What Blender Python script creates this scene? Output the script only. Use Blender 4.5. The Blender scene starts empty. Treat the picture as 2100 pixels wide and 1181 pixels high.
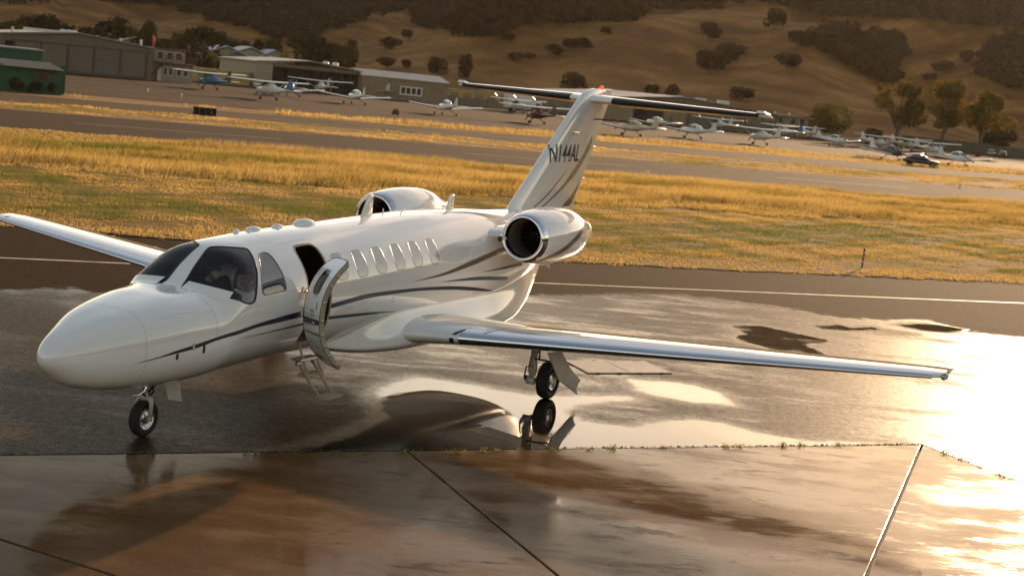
import bpy, bmesh, math, random
import numpy as np
from mathutils import Vector, Matrix
from mathutils.geometry import delaunay_2d_cdt
rng = np.random.default_rng(7)
random.seed(7)
R = math.radians
scene = bpy.context.scene
COL = scene.collection

# ------------------------------------------------------------------ camera
HEAD = 1.136629                      # heading of the jet's tail in the world (rad)
CAM = Vector((4.94616, -16.33645, 4.56580)); PITCH = 0.130096; ROLL = 0.1019718; FPX = 3182.658
cd = bpy.data.cameras.new('camera'); co = bpy.data.objects.new('camera', cd); COL.objects.link(co)
cd.sensor_width = 36.0; cd.lens = FPX / 2100 * 36; cd.clip_start = .1; cd.clip_end = 9000
cd.dof.use_dof = True; cd.dof.focus_distance = 20.0; cd.dof.aperture_fstop = 3.2
fwd = Vector((0, math.cos(PITCH), -math.sin(PITCH))); rt = Vector((1, 0, 0)); up = rt.cross(fwd)
r2 = rt * math.cos(ROLL) + up * math.sin(ROLL); u2 = -rt * math.sin(ROLL) + up * math.cos(ROLL)
m = Matrix((r2, u2, -fwd)).transposed().to_4x4(); m.translation = CAM
co.matrix_world = m
scene.camera = co

# ------------------------------------------------------------------ light
SUN_AZ = R(21.0); SUN_EL = R(10.5)
w = bpy.data.worlds.new('World'); scene.world = w; w.use_nodes = True
wn = w.node_tree; wn.nodes.clear()
def N(t, typ, **kw):
    n = t.nodes.new(typ)
    for k, v in kw.items(): setattr(n, k, v)
    return n
sky = N(wn, 'ShaderNodeTexSky', sky_type='NISHITA', sun_disc=False, sun_elevation=SUN_EL, sun_rotation=SUN_AZ)
sky.air_density = 1.0; sky.dust_density = 0.45; sky.ozone_density = 1.0
tint = N(wn, 'ShaderNodeMix', data_type='RGBA', blend_type='MULTIPLY'); tint.inputs[0].default_value = 1
tint.inputs[7].default_value = (1.0, .79, .635, 1)          # warm white balance of the picture
tc = N(wn, 'ShaderNodeTexCoord'); mp = N(wn, 'ShaderNodeMapping'); mp.inputs['Scale'].default_value = (1, 1, 3.2)
cn = N(wn, 'ShaderNodeTexNoise'); cn.inputs['Scale'].default_value = 2.2; cn.inputs['Detail'].default_value = 6; cn.inputs['Roughness'].default_value = .58
cr = N(wn, 'ShaderNodeValToRGB'); cr.color_ramp.elements[0].position = .5; cr.color_ramp.elements[1].position = .78
cm = N(wn, 'ShaderNodeMix', data_type='RGBA', blend_type='MIX')
cl = N(wn, 'ShaderNodeMix', data_type='RGBA', blend_type='MULTIPLY'); cl.inputs[0].default_value = 1; cl.inputs[7].default_value = (1.7, 1.62, 1.55, 1)
bg = N(wn, 'ShaderNodeBackground'); bg.inputs['Strength'].default_value = .15
wo = N(wn, 'ShaderNodeOutputWorld')
L = wn.links.new
L(tc.outputs['Generated'], mp.inputs['Vector']); L(mp.outputs[0], cn.inputs['Vector']); L(cn.outputs['Fac'], cr.inputs[0])
L(sky.outputs[0], cl.inputs[6]); L(sky.outputs[0], cm.inputs[6]); L(cl.outputs[2], cm.inputs[7]); L(cr.outputs[0], cm.inputs[0])
L(cm.outputs[2], tint.inputs[6]); L(tint.outputs[2], bg.inputs['Color']); L(bg.outputs[0], wo.inputs[0])
sl = bpy.data.lights.new('sun', 'SUN'); so = bpy.data.objects.new('sun', sl); COL.objects.link(so)
sl.energy = 4.6; sl.angle = R(.5); sl.color = (1.0, .68, .40)
sd = Vector((math.sin(SUN_AZ) * math.cos(SUN_EL), math.cos(SUN_AZ) * math.cos(SUN_EL), math.sin(SUN_EL)))
so.rotation_euler = sd.to_track_quat('Z', 'Y').to_euler(); so.location = (30, 60, 40)
vs = scene.view_settings; vs.view_transform = 'Standard'; vs.look = 'None'; vs.exposure = 0.95; vs.gamma = 1; vs.use_curve_mapping = False

# ------------------------------------------------------------------ helpers
def pix_ray(px, py):
    d = fwd + r2 * ((px - 1050) / FPX) - u2 * ((py - 590.5) / FPX)
    return d.normalized()
def gpt(px, py, z=0.0):
    """ground point under a picture position (used to survey the layout)"""
    d = pix_ray(px, py); t = (z - CAM.z) / d.z
    return CAM + d * t
def gxy(px, py): p = gpt(px, py); return (p.x, p.y)

def material(name):
    m = bpy.data.materials.new(name); m.use_nodes = True
    return m, m.node_tree, m.node_tree.nodes['Principled BSDF']
def mat(name, col, rough=.5, metal=0.0, var=.12, scale=4.0, bump=0.0, bscale=40.0, coat=0.0, spec=.5, stretch=None):
    m, t, b = material(name)
    b.inputs['Roughness'].default_value = rough; b.inputs['Metallic'].default_value = metal
    b.inputs['Coat Weight'].default_value = coat; b.inputs['Coat Roughness'].default_value = .04
    b.inputs['Specular IOR Level'].default_value = spec
    c = N(t, 'ShaderNodeTexCoord')
    src = c.outputs['Object']
    if stretch:
        mpn = N(t, 'ShaderNodeMapping'); mpn.inputs['Scale'].default_value = stretch; t.links.new(src, mpn.inputs[0]); src = mpn.outputs[0]
    n = N(t, 'ShaderNodeTexNoise'); n.inputs['Scale'].default_value = scale; n.inputs['Detail'].default_value = 5
    t.links.new(src, n.inputs['Vector'])
    r = N(t, 'ShaderNodeValToRGB')
    r.color_ramp.elements[0].position = .3; r.color_ramp.elements[1].position = .7
    r.color_ramp.elements[0].color = tuple(x * (1 - var) for x in col) + (1,)
    r.color_ramp.elements[1].color = tuple(min(1, x * (1 + var)) for x in col) + (1,)
    t.links.new(n.outputs['Fac'], r.inputs[0]); t.links.new(r.outputs[0], b.inputs['Base Color'])
    if bump:
        n2 = N(t, 'ShaderNodeTexNoise'); n2.inputs['Scale'].default_value = bscale; n2.inputs['Detail'].default_value = 3
        t.links.new(src, n2.inputs['Vector'])
        bp = N(t, 'ShaderNodeBump'); bp.inputs['Strength'].default_value = bump; bp.inputs['Distance'].default_value = .02
        t.links.new(n2.outputs['Fac'], bp.inputs['Height']); t.links.new(bp.outputs[0], b.inputs['Normal'])
    return m
def foliage(name, dark, light, scale=.6, trans=.35):
    m = bpy.data.materials.new(name); m.use_nodes = True; t = m.node_tree; t.nodes.clear()
    c = N(t, 'ShaderNodeTexCoord'); n = N(t, 'ShaderNodeTexNoise'); n.inputs['Scale'].default_value = scale; n.inputs['Detail'].default_value = 4
    t.links.new(c.outputs['Object'], n.inputs['Vector'])
    oi = N(t, 'ShaderNodeObjectInfo'); ad = N(t, 'ShaderNodeMath', operation='ADD')
    ml = N(t, 'ShaderNodeMath', operation='MULTIPLY_ADD'); ml.inputs[1].default_value = .25; ml.inputs[2].default_value = -.12
    t.links.new(oi.outputs['Random'], ml.inputs[0]); t.links.new(n.outputs['Fac'], ad.inputs[0]); t.links.new(ml.outputs[0], ad.inputs[1])
    r = N(t, 'ShaderNodeValToRGB'); r.color_ramp.elements[0].position = .32; r.color_ramp.elements[1].position = .68
    r.color_ramp.elements[0].color = dark + (1,); r.color_ramp.elements[1].color = light + (1,)
    t.links.new(ad.outputs[0], r.inputs[0])
    d = N(t, 'ShaderNodeBsdfDiffuse'); tr = N(t, 'ShaderNodeBsdfTranslucent'); mx = N(t, 'ShaderNodeMixShader'); mx.inputs[0].default_value = trans
    o = N(t, 'ShaderNodeOutputMaterial')
    t.links.new(r.outputs[0], d.inputs[0]); t.links.new(r.outputs[0], tr.inputs[0])
    t.links.new(d.outputs[0], mx.inputs[1]); t.links.new(tr.outputs[0], mx.inputs[2]); t.links.new(mx.outputs[0], o.inputs[0])
    return m

class MB:
    """collects shapes, then links them as ONE mesh object"""
    def __init__(s): s.v = []; s.f = []
    def add(s, vs, fs):
        b = len(s.v); s.v += [tuple(p) for p in vs]; s.f += [tuple(i + b for i in f) for f in fs]; return s
    def box(s, c, d, rz=0.0, tilt=None):
        x, y, z = d[0] / 2, d[1] / 2, d[2] / 2; ca, sa = math.cos(rz), math.sin(rz)
        vs = []
        for i in (-1, 1):
            for j in (-1, 1):
                for k in (-1, 1):
                    p = Vector((i * x, j * y, k * z))
                    if tilt: p = tilt @ p
                    vs.append((c[0] + p.x * ca - p.y * sa, c[1] + p.x * sa + p.y * ca, c[2] + p.z))
        return s.add(vs, [(0, 1, 3, 2), (4, 6, 7, 5), (0, 4, 5, 1), (2, 3, 7, 6), (0, 2, 6, 4), (1, 5, 7, 3)])
    def tube(s, pts, rad, n=8, cap=True):
        pts = [Vector(p) for p in pts]; k = len(pts)
        rr = rad if hasattr(rad, '__len__') else [rad] * k
        vs = []; prev = None
        for i, p in enumerate(pts):
            d = (pts[min(i + 1, k - 1)] - pts[max(i - 1, 0)]).normalized()
            a = d.orthogonal().normalized() if prev is None else (prev - d * prev.dot(d)).normalized()
            prev = a; b = d.cross(a)
            for j in range(n):
                t = 2 * math.pi * j / n; vs.append(p + (a * math.cos(t) + b * math.sin(t)) * rr[i])
        fs = [(i * n + j, i * n + (j + 1) % n, (i + 1) * n + (j + 1) % n, (i + 1) * n + j) for i in range(k - 1) for j in range(n)]
        if cap: fs += [tuple(range(n - 1, -1, -1)), tuple((k - 1) * n + j for j in range(n))]
        return s.add(vs, fs)
    def lathe(s, prof, c=(0, 0, 0), axis='x', n=24, closed=False):
        """prof: list of (along, radius)"""
        vs = []
        for a, r in prof:
            for j in range(n):
                t = 2 * math.pi * j / n; u, v = r * math.cos(t), r * math.sin(t)
                p = (a, u, v) if axis == 'x' else (u, a, v) if axis == 'y' else (u, v, a)
                vs.append((p[0] + c[0], p[1] + c[1], p[2] + c[2]))
        k = len(prof)
        fs = [(i * n + j, i * n + (j + 1) % n, (i + 1) * n + (j + 1) % n, (i + 1) * n + j) for i in range(k - 1) for j in range(n)]
        return s.add(vs, fs)
    def prism(s, poly, z0, z1):
        n = len(poly); vs = [(p[0], p[1], z0) for p in poly] + [(p[0], p[1], z1) for p in poly]
        fs = [tuple(range(n - 1, -1, -1)), tuple(range(n, 2 * n))] + [(i, (i + 1) % n, n + (i + 1) % n, n + i) for i in range(n)]
        return s.add(vs, fs)
    def build(s, name, m, parent=None, smooth=False, bevel=0.0, fix=True):
        me = bpy.data.meshes.new(name); me.from_pydata([tuple(p) for p in s.v], [], s.f)
        if fix or bevel:
            bm = bmesh.new(); bm.from_mesh(me); bmesh.ops.recalc_face_normals(bm, faces=bm.faces)
            if bevel:
                bmesh.ops.bevel(bm, geom=[e for e in bm.edges if e.is_manifold and e.calc_face_angle(0) > .6], offset=bevel, segments=2, affect='EDGES', profile=.6)
            bm.to_mesh(me); bm.free()
        return link(name, me, m, parent, smooth)
def link(name, me, m, parent=None, smooth=False):
    me.name = name
    if m: me.materials.append(m)
    if smooth: me.shade_smooth()
    o = bpy.data.objects.new(name, me); COL.objects.link(o)
    if parent: o.parent = parent
    return o
def smooth_angle(o, deg=35):
    o.data.shade_smooth()
    me = o.data; bm = bmesh.new(); bm.from_mesh(me)
    for e in bm.edges: e.smooth = not (e.is_manifold and e.calc_face_angle(0) > R(deg))
    bm.to_mesh(me); bm.free()
    return o
def np_mesh(name, v, f, m, parent=None, attr=None, smooth=False):
    """v (n,3) float, f (k,3|4) int"""
    me = bpy.data.meshes.new(name); v = np.asarray(v, np.float32); f = np.asarray(f, np.int32); k = f.shape[1]
    me.vertices.add(len(v)); me.vertices.foreach_set('co', v.ravel())
    me.loops.add(f.size); me.loops.foreach_set('vertex_index', f.ravel())
    me.polygons.add(len(f)); me.polygons.foreach_set('loop_start', np.arange(0, f.size, k, dtype=np.int32))
    me.update(calc_edges=True)
    for an, av in (attr or {}).items():
        a = me.attributes.new(an, 'FLOAT', 'POINT'); a.data.foreach_set('value', np.asarray(av, np.float32))
    return link(name, me, m, parent, smooth)
def tag(o, label=None, cat=None, group=None, kind=None):
    for k, v in (('label', label), ('category', cat), ('group', group), ('kind', kind)):
        if v: o[k] = v
    return o
def empty(name, loc=(0, 0, 0), rz=0.0):
    o = bpy.data.objects.new(name, None); COL.objects.link(o); o.location = loc; o.rotation_euler = (0, 0, rz); o.empty_display_size = .2
    return o
def copy_tree(o, parent=None, swap=None):
    c = o.copy(); COL.objects.link(c); c.parent = parent
    for ch in list(o.children): copy_tree(ch, c, swap)
    if swap and c.type == 'MESH':
        for s in c.material_slots:
            if s.material and s.material.name in swap:
                s.link = 'OBJECT'; s.material = swap[s.material.name]
    return c
def pchip(x, y):
    x = np.asarray(x, float); y = np.asarray(y, float); h = np.diff(x); d = np.diff(y) / h; mm = np.zeros(len(x))
    for i in range(1, len(x) - 1):
        if d[i - 1] * d[i] > 0:
            w1 = 2 * h[i] + h[i - 1]; w2 = h[i] + 2 * h[i - 1]; mm[i] = (w1 + w2) / (w1 / d[i - 1] + w2 / d[i])
    mm[0] = d[0]; mm[-1] = d[-1]
    def f(q):
        q = np.asarray(q, float); k = np.clip(np.searchsorted(x, q) - 1, 0, len(h) - 1); t = (q - x[k]) / h[k]
        return (2*t**3-3*t**2+1)*y[k] + (t**3-2*t**2+t)*h[k]*mm[k] + (-2*t**3+3*t**2)*y[k+1] + (t**3-t**2)*h[k]*mm[k+1]
    return f
def sm(t): t = np.clip(t, 0, 1); return t * t * (3 - 2 * t)
def inside(poly, pts):
    poly = np.asarray(poly); x, y = pts[:, 0], pts[:, 1]; r = np.zeros(len(pts), bool); n = len(poly)
    for i in range(n):
        x0, y0 = poly[i]; x1, y1 = poly[(i + 1) % n]
        c = ((y0 > y) != (y1 > y)); xi = x0 + (y - y0) * (x1 - x0) / ((y1 - y0) if y1 != y0 else 1e-12)
        r ^= c & (x < xi)
    return r
def poly_dist(poly, pts):
    """signed distance, positive inside"""
    poly = np.asarray(poly, float); d = np.full(len(pts), 1e9); n = len(poly)
    for i in range(n):
        a = poly[i]; b = poly[(i + 1) % n]; ab = b - a; t = np.clip(((pts - a) @ ab) / max(ab @ ab, 1e-12), 0, 1)
        d = np.minimum(d, np.hypot(*(pts - a - t[:, None] * ab).T))
    return np.where(inside(poly, pts), d, -d)
def chaikin(p, k=2, closed=True):
    p = np.asarray(p, float)
    for _ in range(k):
        q = np.roll(p, -1, 0) if closed else p[1:]; s = p if closed else p[:-1]
        p2 = np.empty((len(s) * 2, 2)); p2[0::2] = .75 * s + .25 * q; p2[1::2] = .25 * s + .75 * q
        p = p2 if closed else np.vstack([p[:1], p2, p[-1:]])
    return p
# ------------------------------------------------------------------ airport frame: p along the strips, q across them (away from the camera)
KX, KY, AA = 11.1, 5.8, R(26)
ca, sa = math.cos(AA), math.sin(AA)
def W2(p, q): return (KX + p * ca - q * sa, KY + p * sa + q * ca)
def PQ(x, y): dx, dy = x - KX, y - KY; return (dx * ca + dy * sa, -dx * sa + dy * ca)
def W2a(pq): pq = np.asarray(pq, float); return np.stack([KX + pq[:, 0] * ca - pq[:, 1] * sa, KY + pq[:, 0] * sa + pq[:, 1] * ca], -1)
def p_at(px, q, py=200):
    """p where the sight line of column px crosses the line q"""
    d = pix_ray(px, py); d = Vector((d.x, d.y)).normalized(); c = Vector((CAM.x, CAM.y))
    p0, q0 = PQ(c.x, c.y); dp, dq = d.x * ca + d.y * sa, -d.x * sa + d.y * ca
    return p0 + dp * (q - q0) / dq
def z_at(px, py, q):
    d = pix_ray(px, py); p0, q0 = PQ(CAM.x, CAM.y); dq = -d.x * sa + d.y * ca
    return CAM.z + d.z * (q - q0) / dq

def lin(a, b): return lambda p: a + b * p
# ---- materials of the ground
def ground_mat(name, cols, scale=.35, rough=.95, bump=.5, bscale=14, stretch=None):
    m, t, b = material(name); b.inputs['Roughness'].default_value = rough; b.inputs['Specular IOR Level'].default_value = .05
    c = N(t, 'ShaderNodeTexCoord'); src = c.outputs['Object']
    mpn = N(t, 'ShaderNodeMapping'); mpn.inputs['Rotation'].default_value = (0, 0, -AA); mpn.inputs['Scale'].default_value = stretch or (1, 1, 1)
    t.links.new(src, mpn.inputs[0]); src = mpn.outputs[0]
    n = N(t, 'ShaderNodeTexNoise'); n.inputs['Scale'].default_value = scale; n.inputs['Detail'].default_value = 9; n.inputs['Roughness'].default_value = .65
    t.links.new(src, n.inputs['Vector'])
    r = N(t, 'ShaderNodeValToRGB'); el = r.color_ramp.elements
    for i, (pos, cc) in enumerate(cols):
        e = el[i] if i < 2 else el.new(pos)
        e.position = pos; e.color = cc + (1,)
    t.links.new(n.outputs['Fac'], r.inputs[0]); t.links.new(r.outputs[0], b.inputs['Base Color'])
    n2 = N(t, 'ShaderNodeTexNoise'); n2.inputs['Scale'].default_value = bscale; n2.inputs['Detail'].default_value = 4
    t.links.new(c.outputs['Object'], n2.inputs['Vector'])
    bp = N(t, 'ShaderNodeBump'); bp.inputs['Strength'].default_value = bump; bp.inputs['Distance'].default_value = .05
    t.links.new(n2.outputs['Fac'], bp.inputs['Height']); t.links.new(bp.outputs[0], b.inputs['Normal'])
    return m
M = {}
M['straw'] = ground_mat('dry_ground', [(.3, (.17, .095, .042)), (.5, (.27, .155, .065)), (.7, (.42, .27, .11))], .5, stretch=(.35, 1, 1))
M['verge'] = ground_mat('verge_soil', [(.3, (.085, .060, .020)), (.5, (.17, .098, .034)), (.7, (.27, .16, .058))], .7)
M['runway'] = ground_mat('runway_asphalt', [(.3, (.034, .0175, .008)), (.55, (.050, .027, .013)), (.75, (.075, .043, .022))], .25, .95, .2, 30, (.06, 1, 1))
M['apron'] = ground_mat('apron_asphalt', [(.3, (.043, .021, .010)), (.6, (.060, .031, .016)), (.8, (.082, .045, .024))], .12, .9, .2, 20, (.3, 1, 1))
M['track'] = ground_mat('track_dirt', [(.3, (.05, .03, .018)), (.55, (.085, .053, .030)), (.75, (.19, .12, .055))], .4, .95, .4, 12, (.15, 1, 1))
M['hill'] = ground_mat('hill_grass', [(.3, (.080, .031, .007)), (.45, (.150, .064, .015)), (.55, (.22, .100, .025)), (.7, (.34, .175, .050))], .03, .95, 1.0, .25)

def strip(name, near, far, z, m, p0=-420, p1=620, wob=0.0, n=520, wob_far=None, kind='structure'):
    a0, a1 = max(p0, -40), min(p1, 160)
    p = np.unique(np.concatenate([np.linspace(p0, a0, 30), np.linspace(a0, a1, n), np.linspace(a1, p1, 30)]))
    wn_ = lambda k: sum(np.sin(p * f + k * 3.1 * f) * a for f, a in ((.35, .45), (.9, .3), (2.3, .25), (5.1, .2), (9.7, .12)))
    qn = near(p) + wob * wn_(1); qf = far(p) + (wob if wob_far is None else wob_far) * wn_(2)
    a = W2a(np.stack([p, qn], -1)); b = W2a(np.stack([p, qf], -1)); k = len(p)
    v = np.vstack([np.c_[a, np.full(k, z)], np.c_[b, np.full(k, z)]])
    i = np.arange(k - 1); f = np.stack([i, i + 1, i + 1 + k, i + k], -1)
    return tag(np_mesh(name, v, f, m), kind=kind)
RAMPEDGE = pchip([-420, -40, -10.2, -6.9, 4.5, 8, 20.4, 60, 620], [24, 23, 21.2, 20.3, 19.3, 19.3, 19.4, 19.6, 20])
RW0, RW1 = lin(61.2, .036), lin(81, .02)
TR0, TR1 = lin(93, .109), lin(106.2, .136)
AP0 = lin(113.2, .21)
g = MB(); g.lathe([(0, 0.001), (0, 460)], (40, 60, -.06), 'z', 64); tag(g.build('ground', M['straw'], fix=False), kind='structure')
strip('verge', RAMPEDGE, RW0, .02, M['verge'], wob=.22, wob_far=.5)
strip('runway', RW0, RW1, -.03, M['runway'])
strip('service_track', TR0, TR1, -.04, M['track'], wob=.3)
apn = strip('parking_apron', AP0, lin(232, .09), -.03, M['apron'], p0=24, p1=520, wob=.25, wob_far=0)
strip('side_apron', lin(118, .05), lin(196, .0), -.035, M['apron'], p0=-260, p1=40, wob=.2, wob_far=0)

# ---- wet ramp
def ramp_material():
    m, t, b = material('wet_asphalt'); lk = t.links.new
    c = N(t, 'ShaderNodeTexCoord'); O = c.outputs['Object']
    def noise(sc, det=5, rgh=.55, stretch=None):
        n = N(t, 'ShaderNodeTexNoise'); n.inputs['Scale'].default_value = sc; n.inputs['Detail'].default_value = det; n.inputs['Roughness'].default_value = rgh
        if stretch:
            q = N(t, 'ShaderNodeMapping'); q.inputs['Scale'].default_value = stretch; q.inputs['Rotation'].default_value = (0, 0, -.2); lk(O, q.inputs[0]); lk(q.outputs[0], n.inputs['Vector'])
        else: lk(O, n.inputs['Vector'])
        return n.outputs['Fac']
    def ma(op, a, b_, c_=None):
        n = N(t, 'ShaderNodeMath', operation=op)
        for i, x in enumerate((a, b_, c_)):
            if x is None: continue
            if isinstance(x, (int, float)): n.inputs[i].default_value = x
            else: lk(x, n.inputs[i])
        return n.outputs[0]
    def ss(x, lo, hi, a=0.0, b_=1.0):
        n = N(t, 'ShaderNodeMapRange', interpolation_type='SMOOTHSTEP'); lk(x, n.inputs[0])
        for i, v in zip((1, 2, 3, 4), (lo, hi, a, b_)):
            if isinstance(v, (int, float)): n.inputs[i].default_value = v
            else: lk(v, n.inputs[i])
        return n.outputs[0]
    def at(nm): n = N(t, 'ShaderNodeAttribute', attribute_name=nm); return n.outputs['Fac']
    def mixf(f, a, b_):
        n = N(t, 'ShaderNodeMix', data_type='FLOAT'); lk(f, n.inputs[0])
        for i, v in ((2, a), (3, b_)):
            if isinstance(v, (int, float)): n.inputs[i].default_value = v
            else: lk(v, n.inputs[i])
        return n.outputs[0]
    def mixc(f, a, b_):
        n = N(t, 'ShaderNodeMix', data_type='RGBA'); lk(f, n.inputs[0])
        for i, v in ((6, a), (7, b_)):
            if isinstance(v, tuple): n.inputs[i].default_value = v + (1,)
            else: lk(v, n.inputs[i])
        return n.outputs[2]
    nl = noise(.55, 6, .6); nm_ = noise(2.6, 6, .62); nf = noise(75, 3, .6); ng = noise(22, 3, .6)
    damp = ss(ma('ADD', at('damp'), ma('MULTIPLY_ADD', nm_, 1.3, -.65)), -.22, .22)
    pd = ma('ADD', at('pud'), ma('MULTIPLY_ADD', nm_, .42, -.21)); pd = ma('ADD', pd, ma('MULTIPLY_ADD', ng, .12, -.06))
    pud = ss(pd, -.09, .10)
    film0 = ss(ma('ADD', ma('MULTIPLY', nl, .5), ma('MULTIPLY', noise(1.1, 7, .68, (.4, 1.5, 1)), .5)),   .475, .60)
    film = ma('MULTIPLY', film0, damp)
    film = ma('MULTIPLY', ma('MULTIPLY', film, .9), at('filmy'))
    shal = ss(pd, -.55, .0); film = ma('MAXIMUM', film, ma('MULTIPLY', shal, ma('MULTIPLY', damp, .85)))
    rough = mixf(pud, mixf(film, mixf(damp, .90, mixf(at('slick'), .52, .30)), .15), .014)
    gsp = ma('MULTIPLY', ss(ma('ADD', ma('MULTIPLY', noise(34, 2, .5), .6), ma('MULTIPLY', noise(9, 3, .6), .4)), .40, .66, .25, 2.0), mixf(film, mixf(damp, .04, mixf(at('slick'), .05, .115)), .26))
    lk(mixf(pud, gsp, .6), b.inputs['Specular IOR Level'])
    lk(rough, b.inputs['Roughness'])
    dry = mixc(nl, (.026, .0130, .006), (.042, .0225, .011)); dry = mixc(ss(nf, .45, .75), dry, (.062, .038, .022))
    wet = mixc(nm_, (.022, .0125, .006), (.050, .030, .016)); wet = mixc(ss(nf, .5, .72), wet, (.085, .060, .038))
    lk(mixc(pud, mixc(damp, dry, wet), (.012, .010, .008)), b.inputs['Base Color'])
    h = ma('ADD', ma('MULTIPLY', nf, .45), ma('MULTIPLY', ng, 1.3))
    bp = N(t, 'ShaderNodeBump'); bp.inputs['Distance'].default_value = .0028; lk(h, bp.inputs['Height'])
    lk(mixf(pud, mixf(film, mixf(damp, .8, .6), .25), ss(nl, .46, .62, .0, .16)), bp.inputs['Strength'])
    lk(bp.outputs[0], b.inputs['Normal']); b.inputs['IOR'].default_value = 1.36
    return m
M['ramp'] = ramp_material()
DAMP = [(-500, 600), (-150, 592), (20, 594), (150, 590), (200, 600), (300, 603), (700, 606), (1085, 604), (1200, 604), (1400, 603), (1500, 617), (1620, 633), (1720, 651), (1800, 656), (1900, 657), (1990, 681), (2100, 692), (2500, 760), (3200, 900), (3400, 1700), (2300, 1120), (2100, 995), (1885, 918), (-200, 950), (-900, 900)]
PUDS = [[(768, 806), (800, 788), (860, 773), (960, 788), (1040, 803), (1095, 812), (1180, 812), (1290, 814), (1300, 819), (1200, 826), (1155, 838), (1185, 862), (1300, 878), (1345, 866), (1420, 861), (1480, 868), (1560, 889), (1650, 904), (1850, 910), (1700, 913), (1240, 919), (1000, 929), (740, 934), (560, 934), (700, 905), (800, 860)],
        [(1293, 779), (1340, 781), (1420, 789), (1475, 805), (1502, 831), (1420, 823), (1350, 812), (1312, 800)],
        [(1497, 668), (1560, 668), (1600, 676), (1650, 687), (1702, 698), (1690, 703), (1648, 705), (1710, 733), (1660, 733), (1570, 714), (1520, 700), (1498, 690), (1527, 686)],
        [(1668, 669), (1720, 666), (1745, 673), (1790, 670), (1800, 676), (1740, 678), (1690, 675)],
        [(1845, 667), (1880, 664), (1940, 667), (1985, 676), (1940, 681), (1890, 677)],
        [(1490, 735), (1640, 742), (1660, 748), (1560, 746)]]
PUDW = [np.array([gxy(*p) for p in poly]) for poly in PUDS]; DAMPW = np.array([gxy(*p) for p in DAMP])
pa = np.concatenate([[-420, -200, -90, -50, -30], np.arange(-22, 30, .11), [32, 36, 44, 60, 100, 200, 620]])
qa = np.concatenate([[-80, -50, -30, -18], np.arange(-12, 0, .2), np.arange(0, 25.5, .11)])
PP, QQ = np.meshgrid(pa, qa, indexing='ij'); xy = W2a(np.stack([PP.ravel(), QQ.ravel()], -1))
damp_d = np.clip(poly_dist(DAMPW, xy), -3, 3); pud_d = np.full(len(xy), -3.0)
for q_ in PUDW:
    lo, hi = q_.min(0) - 3, q_.max(0) + 3; sel = ((xy > lo) & (xy < hi)).all(1)
    pud_d[sel] = np.maximum(pud_d[sel], np.clip(poly_dist(q_, xy[sel]), -3, 3))
na, nq = len(pa), len(qa); ii, jj = np.meshgrid(np.arange(na - 1), np.arange(nq - 1), indexing='ij'); ii = ii.ravel(); jj = jj.ravel()
keep = ~((pa[ii + 1] <= .06) & (qa[jj + 1] <= .06)); ii, jj = ii[keep], jj[keep]
fq = np.stack([ii * nq + jj, (ii + 1) * nq + jj, (ii + 1) * nq + jj + 1, ii * nq + jj + 1], -1)
tag(np_mesh('ramp', np.c_[xy, np.zeros(len(xy))], fq, M['ramp'], attr={'damp': damp_d, 'pud': pud_d, 'filmy': np.clip((PP.ravel() + .45 * QQ.ravel() + 9) / 7, .2, 1), 'slick': np.clip((PP.ravel() + .45 * QQ.ravel() + 9) / 7, .26, 1) * (1 - .48 * sm((PP.ravel() + 5.5 - .25 * QQ.ravel()) / 7))}, smooth=True), kind='structure')
# painted line along the ramp
M['paint'] = mat('faded_paint', (.62, .52, .36), .6, var=.35, scale=3)
lp = [PQ(*gxy(*p)) for p in [(0, 529), (265, 541), (1085, 580), (2100, 622)]]
lq = pchip([-200] + [a for a, b_ in lp] + [260], [lp[0][1] + .5] + [b_ for a, b_ in lp] + [lp[-1][1]])
pts = np.linspace(-200, 260, 900); a = W2a(np.stack([pts, lq(pts) - .06], -1)); b_ = W2a(np.stack([pts, lq(pts) + .06], -1)); k = len(pts); i = np.arange(k - 1)
tag(np_mesh('painted_line', np.vstack([np.c_[a, np.full(k, .006)], np.c_[b_, np.full(k, .006)]]), np.stack([i, i + 1, i + 1 + k, i + k], -1), M['paint']), kind='structure')
rl = MB()
for k in range(-6, 16):
    c0, c1 = k * 24, k * 24 + 12
    rl.add([(*W2(c0, 71 + .03 * c0), -.024), (*W2(c1, 71 + .03 * c1), -.024), (*W2(c1, 71.3 + .03 * c1), -.024), (*W2(c0, 71.3 + .03 * c0), -.024)], [(0, 1, 2, 3)])
tag(rl.build('runway_markings', mat('worn_runway_paint', (.16, .125, .09), .8, var=.4, scale=2), fix=False), kind='structure')

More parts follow.
